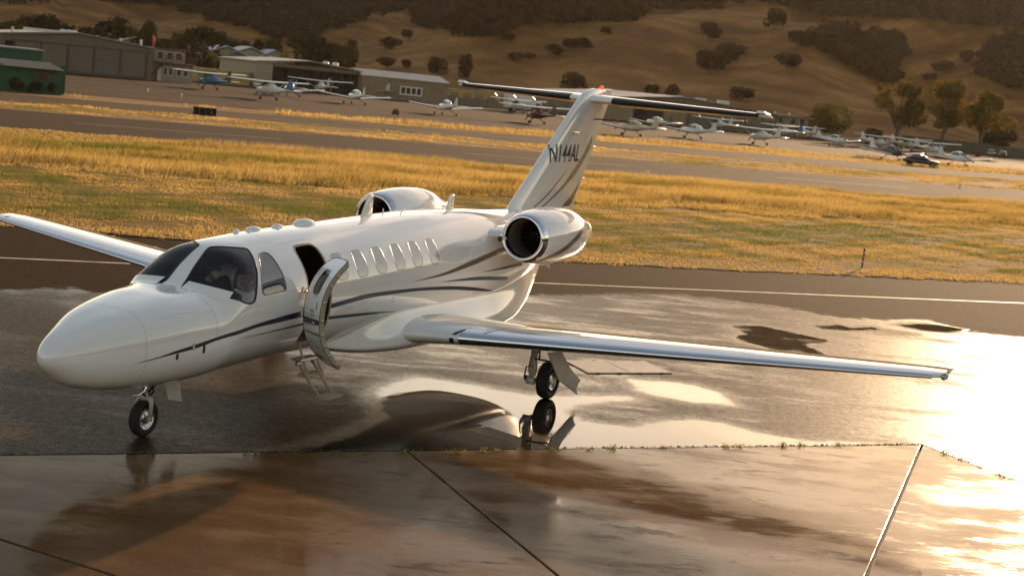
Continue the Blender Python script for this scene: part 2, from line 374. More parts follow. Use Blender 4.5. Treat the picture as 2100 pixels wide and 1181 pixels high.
# ---- concrete pad in the foreground: slabs with recessed joints
def concrete_material():
    m, t, b = material('wet_concrete'); lk = t.links.new
    c = N(t, 'ShaderNodeTexCoord'); O = c.outputs['Object']
    def noise(sc, det=6, rgh=.6, stretch=None, off=0):
        n = N(t, 'ShaderNodeTexNoise'); n.inputs['Scale'].default_value = sc; n.inputs['Detail'].default_value = det; n.inputs['Roughness'].default_value = rgh
        q = N(t, 'ShaderNodeMapping'); q.inputs['Scale'].default_value = stretch or (1, 1, 1); q.inputs['Location'].default_value = (off, off * .7, 0); q.inputs['Rotation'].default_value = (0, 0, .35)
        lk(O, q.inputs[0]); lk(q.outputs[0], n.inputs['Vector']); return n.outputs['Fac']
    def ss(x, lo, hi, a=0.0, b_=1.0):
        n = N(t, 'ShaderNodeMapRange', interpolation_type='SMOOTHSTEP'); lk(x, n.inputs[0])
        for i, v in zip((1, 2, 3, 4), (lo, hi, a, b_)): n.inputs[i].default_value = v
        return n.outputs[0]
    def mixc(f, a, b_):
        n = N(t, 'ShaderNodeMix', data_type='RGBA'); lk(f, n.inputs[0])
        for i, v in ((6, a), (7, b_)):
            if isinstance(v, tuple): n.inputs[i].default_value = v + (1,)
            else: lk(v, n.inputs[i])
        return n.outputs[2]
    big = noise(.38, 5, .55, off=3.1); med = noise(1.3, 7, .62, (.55, 1.3, 1), off=1.7); fine = noise(9, 5, .6, (.5, 1.6, 1)); gr = noise(120, 2, .5)
    base = mixc(ss(med, .38, .66), (.112, .058, .023), (.185, .112, .056))
    base = mixc(ss(big, .42, .62), base, (.10, .050, .019))
    base = mixc(ss(fine, .56, .74, 0, .55), base, (.075, .048, .028))
    st2 = noise(2.3, 9, .72, (.5, 1.4, 1), off=7.7); base = mixc(ss(st2, .57, .61, 0, .72), base, (.045, .026, .012)); base = mixc(ss(st2, .36, .31, 0, .5), base, (.27, .20, .13))
    base = mixc(ss(noise(55, 3, .7), .60, .70, 0, .6), base, (.04, .025, .014)); base = mixc(ss(noise(38, 2, .6, off=4), .66, .72, 0, .6), base, (.34, .27, .19))
    lk(base, b.inputs['Base Color'])
    # water film: slick in sheets, matt where it has dried
    r1 = ss(med, .40, .64, .05, .17); n = N(t, 'ShaderNodeMath', operation='ADD'); lk(r1, n.inputs[0]); lk(ss(fine, .5, .75, 0, .08), n.inputs[1])
    n2 = N(t, 'ShaderNodeMath', operation='ADD'); lk(n.outputs[0], n2.inputs[0]); lk(ss(big, .5, .68, 0, .12), n2.inputs[1])
    n3 = N(t, 'ShaderNodeMath', operation='ADD'); lk(n2.outputs[0], n3.inputs[0]); lk(ss(st2, .54, .63, 0, .16), n3.inputs[1]); lk(n3.outputs[0], b.inputs['Roughness']); b.inputs['IOR'].default_value = 1.36
    sx = N(t, 'ShaderNodeSeparateXYZ'); lk(O, sx.inputs[0]); wet_ = N(t, 'ShaderNodeMath', operation='MULTIPLY_ADD'); lk(med, wet_.inputs[0]); wet_.inputs[1].default_value = -6.0; lk(sx.outputs[0], wet_.inputs[2]); wm_ = N(t, 'ShaderNodeMath', operation='MULTIPLY'); lk(ss(wet_.outputs[0], -13.0, -2.0, .03, .23), wm_.inputs[0]); lk(ss(sx.outputs[0], -4.5, .5, 1.0, .38), wm_.inputs[1]); lk(wm_.outputs[0], b.inputs['Specular IOR Level'])
    bp = N(t, 'ShaderNodeBump'); bp.inputs['Distance'].default_value = .003
    lk(ss(med, .42, .64, .01, .16), bp.inputs['Strength']); lk(gr, bp.inputs['Height'])
    bp2 = N(t, 'ShaderNodeBump'); bp2.inputs['Distance'].default_value = .01; bp2.inputs['Strength'].default_value = .05
    lk(fine, bp2.inputs['Height']); lk(bp.outputs[0], bp2.inputs['Normal']); lk(bp2.outputs[0], b.inputs['Normal'])
    return m
M['concrete'] = concrete_material()
M['joint'] = mat('joint_dirt', (.035, .024, .015), .9, var=.4, scale=20, bump=.5)
pad = empty('concrete_pad', (KX, KY, 0)); pad['kind'] = 'structure'
def slab(poly, inset=.014):
    """poly in world xy; inset shrinks each slab so the joint shows as a real gap"""
    poly = np.array(poly); n = len(poly); out = []
    area = sum(poly[i][0] * poly[(i + 1) % n][1] - poly[(i + 1) % n][0] * poly[i][1] for i in range(n))
    if area < 0: poly = poly[::-1]
    for i in range(n):
        a, b2, c2 = poly[i - 1], poly[i], poly[(i + 1) % n]
        e1 = (b2 - a) / np.linalg.norm(b2 - a); e2 = (c2 - b2) / np.linalg.norm(c2 - b2)
        n1 = np.array([-e1[1], e1[0]]); n2 = np.array([-e2[1], e2[0]])
        bis = n1 + n2; bis /= np.linalg.norm(bis); out.append(b2 + bis * inset / max(.25, bis @ n1) - np.array([KX, KY]))
    o = MB().prism(out, -.15, 0).build('concrete_slab', M['concrete'], pad, bevel=.012)
    return o
def on(a, d, t): return (a[0] + d[0] * t, a[1] + d[1] * t)
Kc = np.array(W2(0, 0)); e_l = np.array((ca, sa)); e_d = np.array((sa, -ca))
j1 = Kc + e_l * PQ(4.0, 2.0)[0]; J1b = on(j1, (1.7, -4.1), 1.9); J2b = on(Kc, (-2.3, -6.9), 1.15); Rb = Kc + e_d * 11
J3a = np.array(gxy(240, 1181)); J3b = np.array(gxy(0, 1105)); jd = J3b - J3a
# where the oblique joint meets the kerb line, and where it meets the long joint
def isect(p, d, q, e):
    m_ = np.array([[d[0], -e[0]], [d[1], -e[1]]]); t_ = np.linalg.solve(m_, np.array(q) - np.array(p)); return np.array(p) + np.array(d) * t_[0]
T3 = isect(J3a, jd, Kc, e_l); S3 = isect(J3a, jd, j1, np.array((1.7, -4.1)))
slab([T3, j1, S3]); 
J1c = np.array(on(j1, (1.7, -4.1), 1.83)); J2c = isect(Kc, np.array((-2.3, -6.9)), J1c, np.array((1, -.2)))
slab([j1, Kc, J2c, J1c]); slab([Kc, Rb, Rb - e_l * 5.5, J2c])
far_l = Kc - e_l * 60
slab([T3, S3, J1c, J1c + np.array((0, -14.)), far_l + e_d * 30, far_l])
slab([J1c, J2c, Rb - e_l * 5.5, Rb, Rb + e_d * 22, J1c + np.array((0, -14.))])
MB().prism([Kc - np.array((KX, KY)) + np.array(v) for v in (e_l * .005, e_d * 40, e_d * 40 - e_l * 62, -e_l * 62)], -.2, -.045).build('joint_filler', M['joint'], pad)
# crumbled asphalt lip along the edge of the pad
lip = MB()
pp = np.linspace(-30, 0, 420)
ridge = [(*W2(p, .03 + .015 * math.sin(p * 7.3) + .012 * random.random()), .0) for p in pp]
for i in range(len(pp)):
    p = pp[i]; s_ = .010 + .012 * random.random()
    for _ in range(4):
        c = W2(p + random.uniform(-.04, .04), random.uniform(.0, .07)); z = random.uniform(.0, .006)
        s2_ = s_ * random.uniform(.5, 1.1); a0 = random.random() * 3
        lip.add([(c[0] + s2_ * math.cos(a0 + k * 2.094), c[1] + s2_ * math.sin(a0 + k * 2.094), z) for k in range(3)] + [(c[0], c[1], z + s2_ * .55)], [(0, 1, 3), (1, 2, 3), (2, 0, 3)])
for i in range(160):
    q = -11 * i / 160; c = W2(random.uniform(-.01, .05), q); s2_ = .02 * random.uniform(.5, 1.3); a0 = random.random() * 3
    lip.add([(c[0] + s2_ * math.cos(a0 + k * 2.094), c[1] + s2_ * math.sin(a0 + k * 2.094), 0) for k in range(3)] + [(c[0], c[1], s2_ * .5)], [(0, 1, 3), (1, 2, 3), (2, 0, 3)])
tag(lip.build('asphalt_crumbs', mat('asphalt_crumb', (.11, .075, .045), .8, var=.4, scale=30)), kind='stuff')

# metal ground hatch beside the main gear
M['hatch'] = mat('hatch_steel', (.26, .22, .18), .42, .3, var=.25, scale=6, bump=.2)
M['bronzeframe'] = mat('rusty_frame', (.10, .06, .035), .6, .3)
M['darkmetal'] = mat('dark_steel', (.05, .04, .035), .5, .6)
hc = [np.array(gxy(*p)) for p in [(1155, 739), (1322, 742), (1378, 766), (1205, 766)]]
hcen = sum(hc) / 4; ht = empty('ground_hatch', (hcen[0], hcen[1], 0)); tag(ht, 'flat steel access hatch set into the wet asphalt behind the main wheel', 'hatch')
def lerp(a, b, t): return a * (1 - t) + b * t
for i in range(2):
    a, b_, c_, d_ = lerp(hc[0], hc[1], i * .5 + .005), lerp(hc[0], hc[1], i * .5 + .495), lerp(hc[3], hc[2], i * .5 + .495), lerp(hc[3], hc[2], i * .5 + .005)
    MB().prism([x - hcen for x in (a, b_, c_, d_)], .002, .016).build('cover_plate', M['hatch'], ht)
hm = MB()
for k in range(4):
    for e in ((hc[0], hc[1]), (hc[3], hc[2])):
        c = lerp(e[0], e[1], .12 + .25 * k) - hcen; hm = MB(); hm.box((c[0], c[1], .016), (.07, .025, .012), AA); hm.build('hinge', M['hatch'], ht)
fr = MB()
for i in range(4):
    a, b_ = hc[i] - hcen, hc[(i + 1) % 4] - hcen; fr.tube([(a[0], a[1], .006), (b_[0], b_[1], .004)], .007, 6)
fr.build('frame', M['bronzeframe'], ht)

# ------------------------------------------------------------------ hills
HC = (CAM.x, CAM.y)
EA = ([-180, -60, -22, -14, -9, -6.9, -4.9, -3.6, -1, 3, 7.7, 10, 12, 13.7, 15.5, 20, 60, 180], [.3, .4, .5, .5, .6, 1.1, 2.0, 2.5, 3.0, 3.6, 3.9, 3.5, 2.5, 1.3, .7, .5, .4, .3])
EB = ([-180, -120, -60, -30, -18.3, -10, -5, 0, 5, 10, 16, 22, 28, 40, 70, 120, 180], [3.4, 2.6, 2.5, 2.8, 3.4, 4.4, 5.0, 5.8, 7.4, 9.0, 9.1, 8.7, 8.1, 7, 4, 3, 3.4])
fA, fB = pchip(*EA), pchip(*EB)
def terrain(x, y):
    x = np.asarray(x, float); y = np.asarray(y, float); dx, dy = x - HC[0], y - HC[1]; r = np.hypot(dx, dy); ph = np.degrees(np.arctan2(dx, dy))
    wob = 1.2 * np.sin(r * .011) + .8 * np.sin(r * .023 + 1)
    rA = 740 + 60 * np.sin(ph * .35); HA = (rA * np.tan(np.radians(fA(ph + wob * .6))) + 4.5)
    hA = HA * np.where(r < rA, sm((r - 385) / (rA - 385)) * .75 + .25 * np.clip((r - 385) / (rA - 385), 0, 1), 1 - .75 * sm((r - rA) / 330))
    rB = 1750.; HB = rB * np.tan(np.radians(fB(ph))) + 4.5; tB = np.clip((r - 800) / (rB - 800), 0, 1)
    hB = HB * (.55 * sm(tB) + .45 * tB) * np.where(r > rB, 1 - .3 * sm((r - rB) / 600), 1)
    k = 9.0; h = k * np.logaddexp(hA / k, hB / k) - k * math.log(2)
    rel = np.clip((r - 400) / 250, 0, 1)
    gul = 3.6 * np.sin(ph * .55 + r * .011) + 2.0 * np.sin(ph * 1.1 - r * .017 + 1.3) + .35 * np.sin(ph * 2.9 + r * .03) + 1.8 * np.sin(x * .016 + y * .010) * np.sin(y * .013 - x * .008)
    cr_ = np.sin(ph * .8 + r * .010 + .6 * np.sin(r * .021)); gul = gul - 2.2 * np.exp(-(cr_ / .09) ** 2) - 1.2 * np.exp(-(np.sin(ph * .5 - r * .019 + 2) / .07) ** 2)
    return np.maximum(h + gul * rel * (.6 + r / 1600) - .3, -.3)
phs = np.radians(np.concatenate([np.arange(-180, -28, 4), np.arange(-28, 42, .3), np.arange(42, 180.1, 4)]))
rs = np.concatenate([np.linspace(300, 400, 6)[:-1], np.linspace(400, 900, 110), np.linspace(900, 1800, 70)[1:], [2100, 2600]])
PH, RS = np.meshgrid(phs, rs, indexing='ij'); hx, hy = HC[0] + RS * np.sin(PH), HC[1] + RS * np.cos(PH); hz = terrain(hx, hy)
n1, n2 = PH.shape; ii, jj = np.meshgrid(np.arange(n1 - 1), np.arange(n2 - 1), indexing='ij'); ii, jj = ii.ravel(), jj.ravel()
tag(np_mesh('hills', np.stack([hx.ravel(), hy.ravel(), hz.ravel()], -1), np.stack([ii * n2 + jj, ii * n2 + jj + 1, (ii + 1) * n2 + jj + 1, (ii + 1) * n2 + jj], -1), M['hill'], smooth=True), kind='structure')
def hill_hit(px, py, t0=380):
    d = pix_ray(px, py); t = np.arange(t0, 2400, 3.0); x, y, z = CAM.x + d.x * t, CAM.y + d.y * t, CAM.z + d.z * t
    b_ = np.nonzero(z < terrain(x, y))[0]
    return None if not len(b_) else (x[b_[0]], y[b_[0]], float(terrain(x[b_[0]], y[b_[0]])), t[b_[0]])

# ------------------------------------------------------------------ trees
def leaf_cloud(lobes, n, size, rg, flat=.0):
    """small leaf-clump quads through the shells of several lobes"""
    vol = np.array([l[1][0] * l[1][1] * l[1][2] for l in lobes]) ** (2 / 3); idx = rg.choice(len(lobes), n, p=vol / vol.sum())
    c = np.array([l[0] for l in lobes])[idx]; rad = np.array([l[1] for l in lobes])[idx]
    d = rg.normal(size=(n, 3)); d /= np.linalg.norm(d, axis=1)[:, None]; rr = rg.uniform(.62, 1.08, n) ** .7
    ctr = c + d * rad * rr[:, None]
    nrm = d + rg.normal(size=(n, 3)) * .7; nrm /= np.linalg.norm(nrm, axis=1)[:, None]
    a = np.cross(nrm, rg.normal(size=(n, 3))); a /= np.linalg.norm(a, axis=1)[:, None]; b_ = np.cross(nrm, a)
    s = size * rg.uniform(.55, 1.35, n)[:, None]
    v = np.stack([ctr + a * s, ctr + b_ * s * .7, ctr - a * s, ctr - b_ * s * .7], 1).reshape(-1, 3)
    return v, np.arange(4 * n).reshape(n, 4)
M['bark'] = mat('bark', (.10, .07, .045), .9, var=.3, scale=3, bump=.5)
M['oak'] = foliage('oak_leaf', (.036, .022, .008), (.09, .056, .018), .35, .3)
M['euc'] = foliage('eucalyptus_leaf', (.085, .058, .013), (.24, .155, .032), .3, .5)
M['bush'] = foliage('bush_leaf', (.06, .055, .012), (.17, .13, .025), .5, .45)
M['belt'] = foliage('belt_leaf', (.036, .032, .012), (.11, .082, .024), .3, .35)
M['yellow'] = foliage('yellow_leaf', (.16, .12, .02), (.34, .25, .05), .6, .4)
def oak_variant(seed, h=8.0, w=10.0, n=1500, size=.40, m='oak', lift=.22):
    rg = np.random.default_rng(seed); lobes = [((0, 0, h * .58), (w * .33, w * .33, h * .36))]
    for k in range(8):
        a = rg.uniform(0, 6.28); r_ = w * rg.uniform(.18, .36); z = h * rg.uniform(.26, .76)
        lobes.append(((r_ * math.cos(a), r_ * math.sin(a), z), (w * rg.uniform(.13, .23), w * rg.uniform(.13, .23), h * rg.uniform(.16, .26))))
    v, f = leaf_cloud(lobes, n, size, rg)
    v[:, 2] = np.maximum(v[:, 2], h * .08 + .05 * h * np.abs(np.sin(v[:, 0] * 3)))
    root = empty('oak_tree'); t = MB(); t.tube([(0, 0, -.6), (.1, 0, h * .2), (0, .1, h * .5)], [w * .04, w * .032, w * .015], 7)
    for l in lobes[1:5]: t.tube([(0, 0, h * .18), (l[0][0] * .5, l[0][1] * .5, l[0][2] * .7), l[0]], [w * .022, w * .014, w * .005], 5)
    t.build('trunk', M['bark'], root, True); np_mesh('crown', v, f, M[m], root)
    return root
def tall_variant(seed, h=13.5, w=9.0, n=4600, size=.30, m='euc', name='eucalyptus_tree', low=.30):
    rg = np.random.default_rng(seed); root = empty(name); t = MB(); lobes = []
    t.tube([(0, 0, -.3), (.12, .05, h * .2), (-.1, .1, h * .45), (.1, 0, h * .8)], [w * .05, w * .036, w * .026, w * .006], 8)
    for k in range(15):
        z0 = h * rg.uniform(.2, .5); a = rg.uniform(0, 6.28) + k * 2.4; z1 = h * rg.uniform(low + .12, .93); r_ = w * .46 * rg.uniform(.3, 1) * (1.1 - .55 * abs(z1 / h - .62) * 2)
        e = (r_ * math.cos(a), r_ * math.sin(a), z1); t.tube([(0, 0, z0), (e[0] * .45, e[1] * .45, z0 + (z1 - z0) * .55), e], [w * .018, w * .012, w * .004], 5)
        lobes.append((e, (w * rg.uniform(.14, .22),) * 2 + (h * rg.uniform(.075, .13),)))
        lobes.append(((e[0] * .6 + rg.normal() * .4, e[1] * .6 + rg.normal() * .4, z1 - h * .06), (w * .10, w * .10, h * .06)))
    lobes.append(((0, 0, h * .88), (w * .17, w * .17, h * .10)))
    v, f = leaf_cloud(lobes, n, size, rg); t.build('trunk', M['bark'], root, True); np_mesh('crown', v, f, M[m], root)
    return root
HID = []
OAKS = [oak_variant(s) for s in range(5)]
USED = {}
def place_tree(protos, x, y, z, sc, label, group, rz=None, cat='tree', sz=None):
    k = random.randrange(len(protos)); pr = protos[k]
    if id(pr) not in USED: o = pr; USED[id(pr)] = 1
    else: o = copy_tree(pr)
    o.location = (x, y, z); o.rotation_euler = (0, 0, random.uniform(0, 6.28) if rz is None else rz); o.scale = (sc, sc, sz or sc)
    tag(o, label, cat, group); return o
HILL = [(1453, 82, 43, 54, 'broad oak alone on the tan slope right of the tail, near the hill top'), (1590, 62, 12, 50, 'tall double crowned oak highest on the tan slope'), (1635, 97, 58, 60, 'oak on the tan slope beside the wooded gully, second from the top right'),
    (1495, 127, 83, 74, 'upper of the two big touching oaks in the middle of the tan slope'), (1455, 154, 102, 80, 'lower of the two big touching oaks in the middle of the tan slope'), (1612, 145, 107, 62, 'oak standing alone below the gully on the right of the tan slope'),
    (1242, 71, 52, 28, 'small lone oak high on the slope above the tail'), (1135, 114, 86, 42, 'left oak of the dark row above the starboard stabiliser'), (1165, 105, 80, 42, 'middle oak of the dark row above the starboard stabiliser'), (1192, 100, 73, 50, 'right and tallest oak of the dark row above the starboard stabiliser'),
    (1060, 126, 106, 42, 'oak at the foot of the slope left of the dark row'), (1090, 121, 107, 30, 'small oak between the dark row and the foot of the slope'), (1520, 208, 176, 68, 'rounded oak directly behind the right hangar roof'), (1335, 200, 170, 36, 'slim tree behind the left end of the right hangar roof'),
    (1378, 203, 169, 36, 'pointed tree behind the middle of the right hangar roof'), (1165, 186, 142, 48, 'leaning dark tree just left of the tail fin top'), (1186, 188, 150, 34, 'dark tree touching the tail fin top on its left'),
    (793, 140, 115, 46, 'round clipped dark tree behind the tan building'), (832, 143, 119, 26, 'small round tree second behind the tan building'), (900, 155, 115, 54, 'large dark oak behind the right end of the tan building'), (948, 165, 106, 38, 'tall ragged dark tree right of the tan building'),
    (725, 98, 80, 28, 'low oak at the left foot of the tan slope'), (800, 102, 72, 52, 'spreading oak on the left shoulder of the tan slope'), (836, 82, 58, 30, 'oak just above the spreading one on the left shoulder'), (1040, 87, 67, 42, 'oak below the upper woods on the left part of the slope'),
    (1858, 122, 100, 26, 'small oak on the shaded right hillside above the first tall tree'), (1935, 150, 122, 52, 'oak on the shaded right hillside between the tall trees'), (1977, 132, 101, 36, 'oak high on the shaded right hillside'), (2010, 130, 106, 30, 'oak near the right frame edge high on the shaded hillside'), (1905, 170, 150, 34, 'low oak at the foot of the shaded right hillside')]
for px, yb, yt, wpx, lab in HILL:
    h_ = hill_hit(px, yb)
    if not h_: continue
    x, y, z, dist = h_; sc = wpx / FPX * dist / 10.2
    place_tree(OAKS, x, y, z - .3, sc, lab, 'oaks on the hills', sz=(yb - yt) / FPX * dist / 8.4)
# dense woods: one mass each
def woods(name, polys, count, seed, size=1.25):
    rg = np.random.default_rng(seed); V = []; F = []; nb = 0
    for poly in polys:
        poly = np.array(poly, float); lo, hi = poly.min(0), poly.max(0); ar = (hi - lo).prod(); k = 0; want = int(count * ar / sum((np.array(q).max(0) - np.array(q).min(0)).prod() for q in polys))
        for _ in range(want):
            p = rg.uniform(lo, hi)
            if not inside(poly, p[None])[0]: continue
            h_ = hill_hit(*p)
            if not h_: continue
            x, y, z, dist = h_; s = rg.uniform(3.2, 6.0) * (.8 + dist / 3000)
            lob = [((0, 0, s * .75), (s * .8, s * .8, s * .7))] + [((s * .6 * math.cos(a), s * .6 * math.sin(a), s * rg.uniform(.4, .9)), (s * .45, s * .45, s * .4)) for a in rg.uniform(0, 6.28, 3)]
            v, f = leaf_cloud(lob, 90, s * .2, rg); V.append(v + [x, y, z - .4]); F.append(f + nb); nb += len(v)
    return tag(np_mesh(name, np.vstack(V), np.vstack(F), M['oak']), kind='stuff')
woods('wooded_hillside', [[(0, -40), (0, 12), (180, 2), (260, 12), (350, 18), (430, 45), (520, 62), (560, 84), (640, 82), (680, 64), (760, 40), (850, 14), (860, -40)],
      [(850, -40), (838, 36), (860, 56), (930, 72), (1000, 80), (1100, 52), (1200, 50), (1290, 48), (1322, 28), (1400, 22), (1470, 24), (1490, 2), (1490, -40)],
      [(1480, -40), (1500, 8), (1580, 12), (1700, 38), (1800, 40), (1900, 48), (2100, 62), (2100, -40)]], 3400, 5)
woods('wooded_gully', [[(1660, 96), (1700, 80), (1800, 74), (1850, 90), (1842, 130), (1830, 172), (1815, 182), (1790, 167), (1720, 122), (1690, 113)], [(2000, 152), (2030, 102), (2100, 70), (2100, 192), (2040, 172)]], 520, 6)
# ------------------------------------------------------------------ buildings (all stand in the airport frame)
M['wallgrey'] = mat('grey_metal_siding', (.135, .096, .064), .6, var=.12, scale=1.2)
M['doorgrey'] = mat('grey_hangar_door', (.125, .098, .068), .6, var=.10, scale=1)
M['frame'] = mat('brown_steel_frame', (.07, .05, .036), .6)
M['roofgrey'] = mat('grey_metal_roof', (.24, .20, .16), .45, var=.12, scale=1.5)
M['tan'] = mat('tan_siding', (.23, .155, .088), .7, var=.1, scale=1)
M['cream'] = mat('cream_wall', (.30, .24, .17), .7, var=.1, scale=1)
M['green'] = mat('green_plank_wall', (.022, .075, .038), .7, var=.2, scale=2)
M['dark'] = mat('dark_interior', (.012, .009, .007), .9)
M['yellow_wall'] = mat('yellow_container_paint', (.42, .28, .07), .6, var=.15, scale=1)
M['win'] = mat('window_glass', (.03, .03, .03), .1, spec=.8); M['wwhite'] = mat('white_frame', (.62, .58, .52), .5)
M['block'] = mat('concrete_block_wall', (.18, .14, .105), .85, var=.2, scale=2); M['redbrown'] = mat('red_brown_timber', (.13, .06, .038), .7, var=.2)
M['olive'] = mat('pale_green_wall', (.075, .080, .048), .8, var=.15, scale=1)
M['bluegrey'] = mat('blue_grey_roof', (.40, .41, .42), .5, var=.1)
def abox(mb, p0, p1, q0, q1, z0, z1):
    """axis box in the airport frame"""
    c = W2((p0 + p1) / 2, (q0 + q1) / 2); return mb.box((c[0], c[1], (z0 + z1) / 2), (p1 - p0, q1 - q0, z1 - z0), AA)
def part(name, m, parent, *boxes, **kw):
    mb = MB()
    for b in boxes: abox(mb, *b)
    return mb.build(name, M[m], parent, **kw)
def gable_roof(name, m, parent, p0, p1, q0, q1, ze, zr, th_=.18, over=.35, along='q', ridge=.5):
    """ridge along q (gable faces the camera) or along p"""
    mb = MB()
    if along == 'q': prof = [(p0 - over, ze - .05), (p0 + (p1 - p0) * ridge, zr), (p1 + over, ze - .05)]; vs = [(*W2(a, q), z + e) for q in (q0 - over, q1 + over) for e in (0, th_) for a, z in prof]
    else: prof = [(q0 - over, ze - .05), (q0 + (q1 - q0) * ridge, zr), (q1 + over, ze - .05)]; vs = [(*W2(p, a), z + e) for p in (p0 - over, p1 + over) for e in (0, th_) for a, z in prof]
    mb.add(vs, [(0, 1, 7, 6), (1, 2, 8, 7), (3, 9, 10, 4), (4, 10, 11, 5), (0, 3, 4, 1), (1, 4, 5, 2), (6, 7, 10, 9), (7, 8, 11, 10), (0, 6, 9, 3), (2, 5, 11, 8)])
    return mb.build(name, M[m], parent)
def gable_wall(name, m, parent, p0, p1, q0, q1, ze, zr, along='q', ridge=.5):
    mb = MB()
    if along == 'q': pr = [(p0, -.1), (p1, -.1), (p1, ze), (p0 + (p1 - p0) * ridge, zr), (p0, ze)]; vs = [(*W2(a, q), z) for q in (q0, q1) for a, z in pr]
    else: pr = [(q0, -.1), (q1, -.1), (q1, ze), (q0 + (q1 - q0) * ridge, zr), (q0, ze)]; vs = [(*W2(p, a), z) for p in (p0, p1) for a, z in pr]
    mb.add(vs, [(0, 1, 2, 3, 4), (9, 8, 7, 6, 5), (0, 5, 6, 1), (1, 6, 7, 2), (2, 7, 8, 3), (3, 8, 9, 4), (4, 9, 5, 0)]); return mb.build(name, M[m], parent)
def bld(name, p, q, label, cat='building', group=None):
    return tag(empty(name), label, cat, group)
# left hangar
q = 196; pL, pR = p_at(-6, q), p_at(307, q)
b = bld('hangar', pL, q, 'long grey hangar with a row of tall sliding doors on the far left')
gable_wall('wall', 'wallgrey', b, pL, pR, q, q + 26, 4.25, 5.25); rf = gable_roof('roof', 'roofgrey', b, pL, pR, q, q + 26, 4.3, 5.3)
edges = [p_at(x, q) for x in (24, 78, 133, 187, 241, 295)]
for a, c in zip(edges[:-1], edges[1:]):
    part('hangar_door', 'doorgrey', b, (a + .16, c - .16, q - .16, q - .03, 0, 3.55)); part('door_post', 'frame', b, (a - .13, a + .13, q - .22, q - .02, 0, 3.6))
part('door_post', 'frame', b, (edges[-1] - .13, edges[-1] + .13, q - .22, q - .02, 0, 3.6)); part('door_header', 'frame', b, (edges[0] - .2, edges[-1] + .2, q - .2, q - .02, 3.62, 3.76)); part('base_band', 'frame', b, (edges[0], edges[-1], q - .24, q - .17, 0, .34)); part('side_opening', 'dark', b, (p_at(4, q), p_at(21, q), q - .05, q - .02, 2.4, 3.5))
for x in (128, 140, 151): c = W2(p_at(x, q), q + 3); MB().lathe([(5.0, .45), (5.45, .5), (5.65, .3), (5.7, 0)], (c[0], c[1], 0), 'z', 14).build('roof_vent', M['wwhite'], rf, True)
part('ridge_cap', 'wwhite', rf, (p_at(46, q), p_at(116, q), q + 1.0, q + 3, 5.1, 5.45)); part('skylight', 'wwhite', rf, (p_at(182, q), p_at(238, q), q + .5, q + 2, 4.72, 5.02))
for x, h_ in ((22, 1.0), (246, .9), (288, 1.1)):
    c = W2(p_at(x, q), q + 2); MB().lathe([(4.2, .18), (4.6 + h_ * .6, .18), (4.7 + h_ * .6, .26), (4.75 + h_ * .6, 0)], (c[0], c[1], 0), 'z', 10).build('flue', M['wwhite'], rf)
# airport office with balcony
q = 200; a0, a1 = p_at(311, q), p_at(392, q)
b = bld('airport_office', a0, q, 'small two storey airport office with balcony and outside stair right of the grey hangar')
part('wall', 'cream', b, (a0 + 1.0, a1, q, q + 8, -.1, 2.45)); part('upper_wall', 'cream', b, (a0 + .4, p_at(374, q + 2.2), q + 2.2, q + 7.5, 2.63, 4.35)); part('balcony', 'redbrown', b, (a0 + .3, a1 + .3, q - .9, q + 2.15, 2.46, 2.62)); part('roof', 'redbrown', b, (a0, p_at(380, q + 2), q + 1.7, q + 8, 4.36, 4.56))
nb = 11
for i in range(nb): p = a0 + .4 + (a1 - a0 - .2) * i / (nb - 1); part('baluster', 'redbrown', b, (p - .045, p + .045, q - .88, q - .78, 2.63, 3.5))
part('handrail', 'redbrown', b, (a0 + .3, a1 + .3, q - .9, q - .76, 3.5, 3.6)); part('handrail', 'redbrown', b, (a0 + .3, a1 + .3, q - .88, q - .79, 3.05, 3.12))
dr = part('door', 'wwhite', b, (p_at(319, q), p_at(327, q), q - .06, q - .01, 0, 1.9))
for x0, x1 in ((331, 339), (342, 350), (358, 368), (372, 382)): w_ = part('window', 'wwhite', b, (p_at(x0, q), p_at(x1, q), q - .06, q - .01, .85, 1.95)); part('pane', 'win', w_, (p_at(x0, q) + .08, p_at(x1, q) - .08, q - .09, q - .065, .95, 1.85))
for x0, x1 in ((316, 330), (336, 350), (354, 368)): w_ = part('window', 'wwhite', b, (p_at(x0, q + 2), p_at(x1, q + 2), q + 2.13, q + 2.19, 2.95, 4.1)); part('pane', 'win', w_, (p_at(x0, q + 2) + .08, p_at(x1, q + 2) - .08, q + 2.10, q + 2.125, 3.05, 4.0))
for i in range(9): part('stair_tread', 'redbrown', b, (a0 - .9 + i * .22, a0 - .62 + i * .22, q - .9, q - .05, .26 * i + .1, .26 * i + .17))
c0, c1 = W2(a0 - 1.0, q - .5), W2(a0 + 1.1, q - .5); MB().tube([(*c0, .1), (*c1, 2.5)], .09, 6).build('stair_stringer', M['redbrown'], b)
c = W2(p_at(306, q + 3), q + 3); wsx = tag(empty('windsock_mast', (c[0], c[1], 0)), 'thin mast with a red windsock on the hangar corner', 'windsock'); MB().tube([(0, 0, 3.8), (0, 0, 6.2)], .06, 8).build('mast', M['wwhite'], wsx); M['red'] = mat('red_cloth', (.45, .05, .025), .8); MB().tube([(0, 0, 5.95), (.08, 0, 5.4), (.12, 0, 4.4)], [.24, .2, .1], 10).build('sock', M['red'], wsx, True)
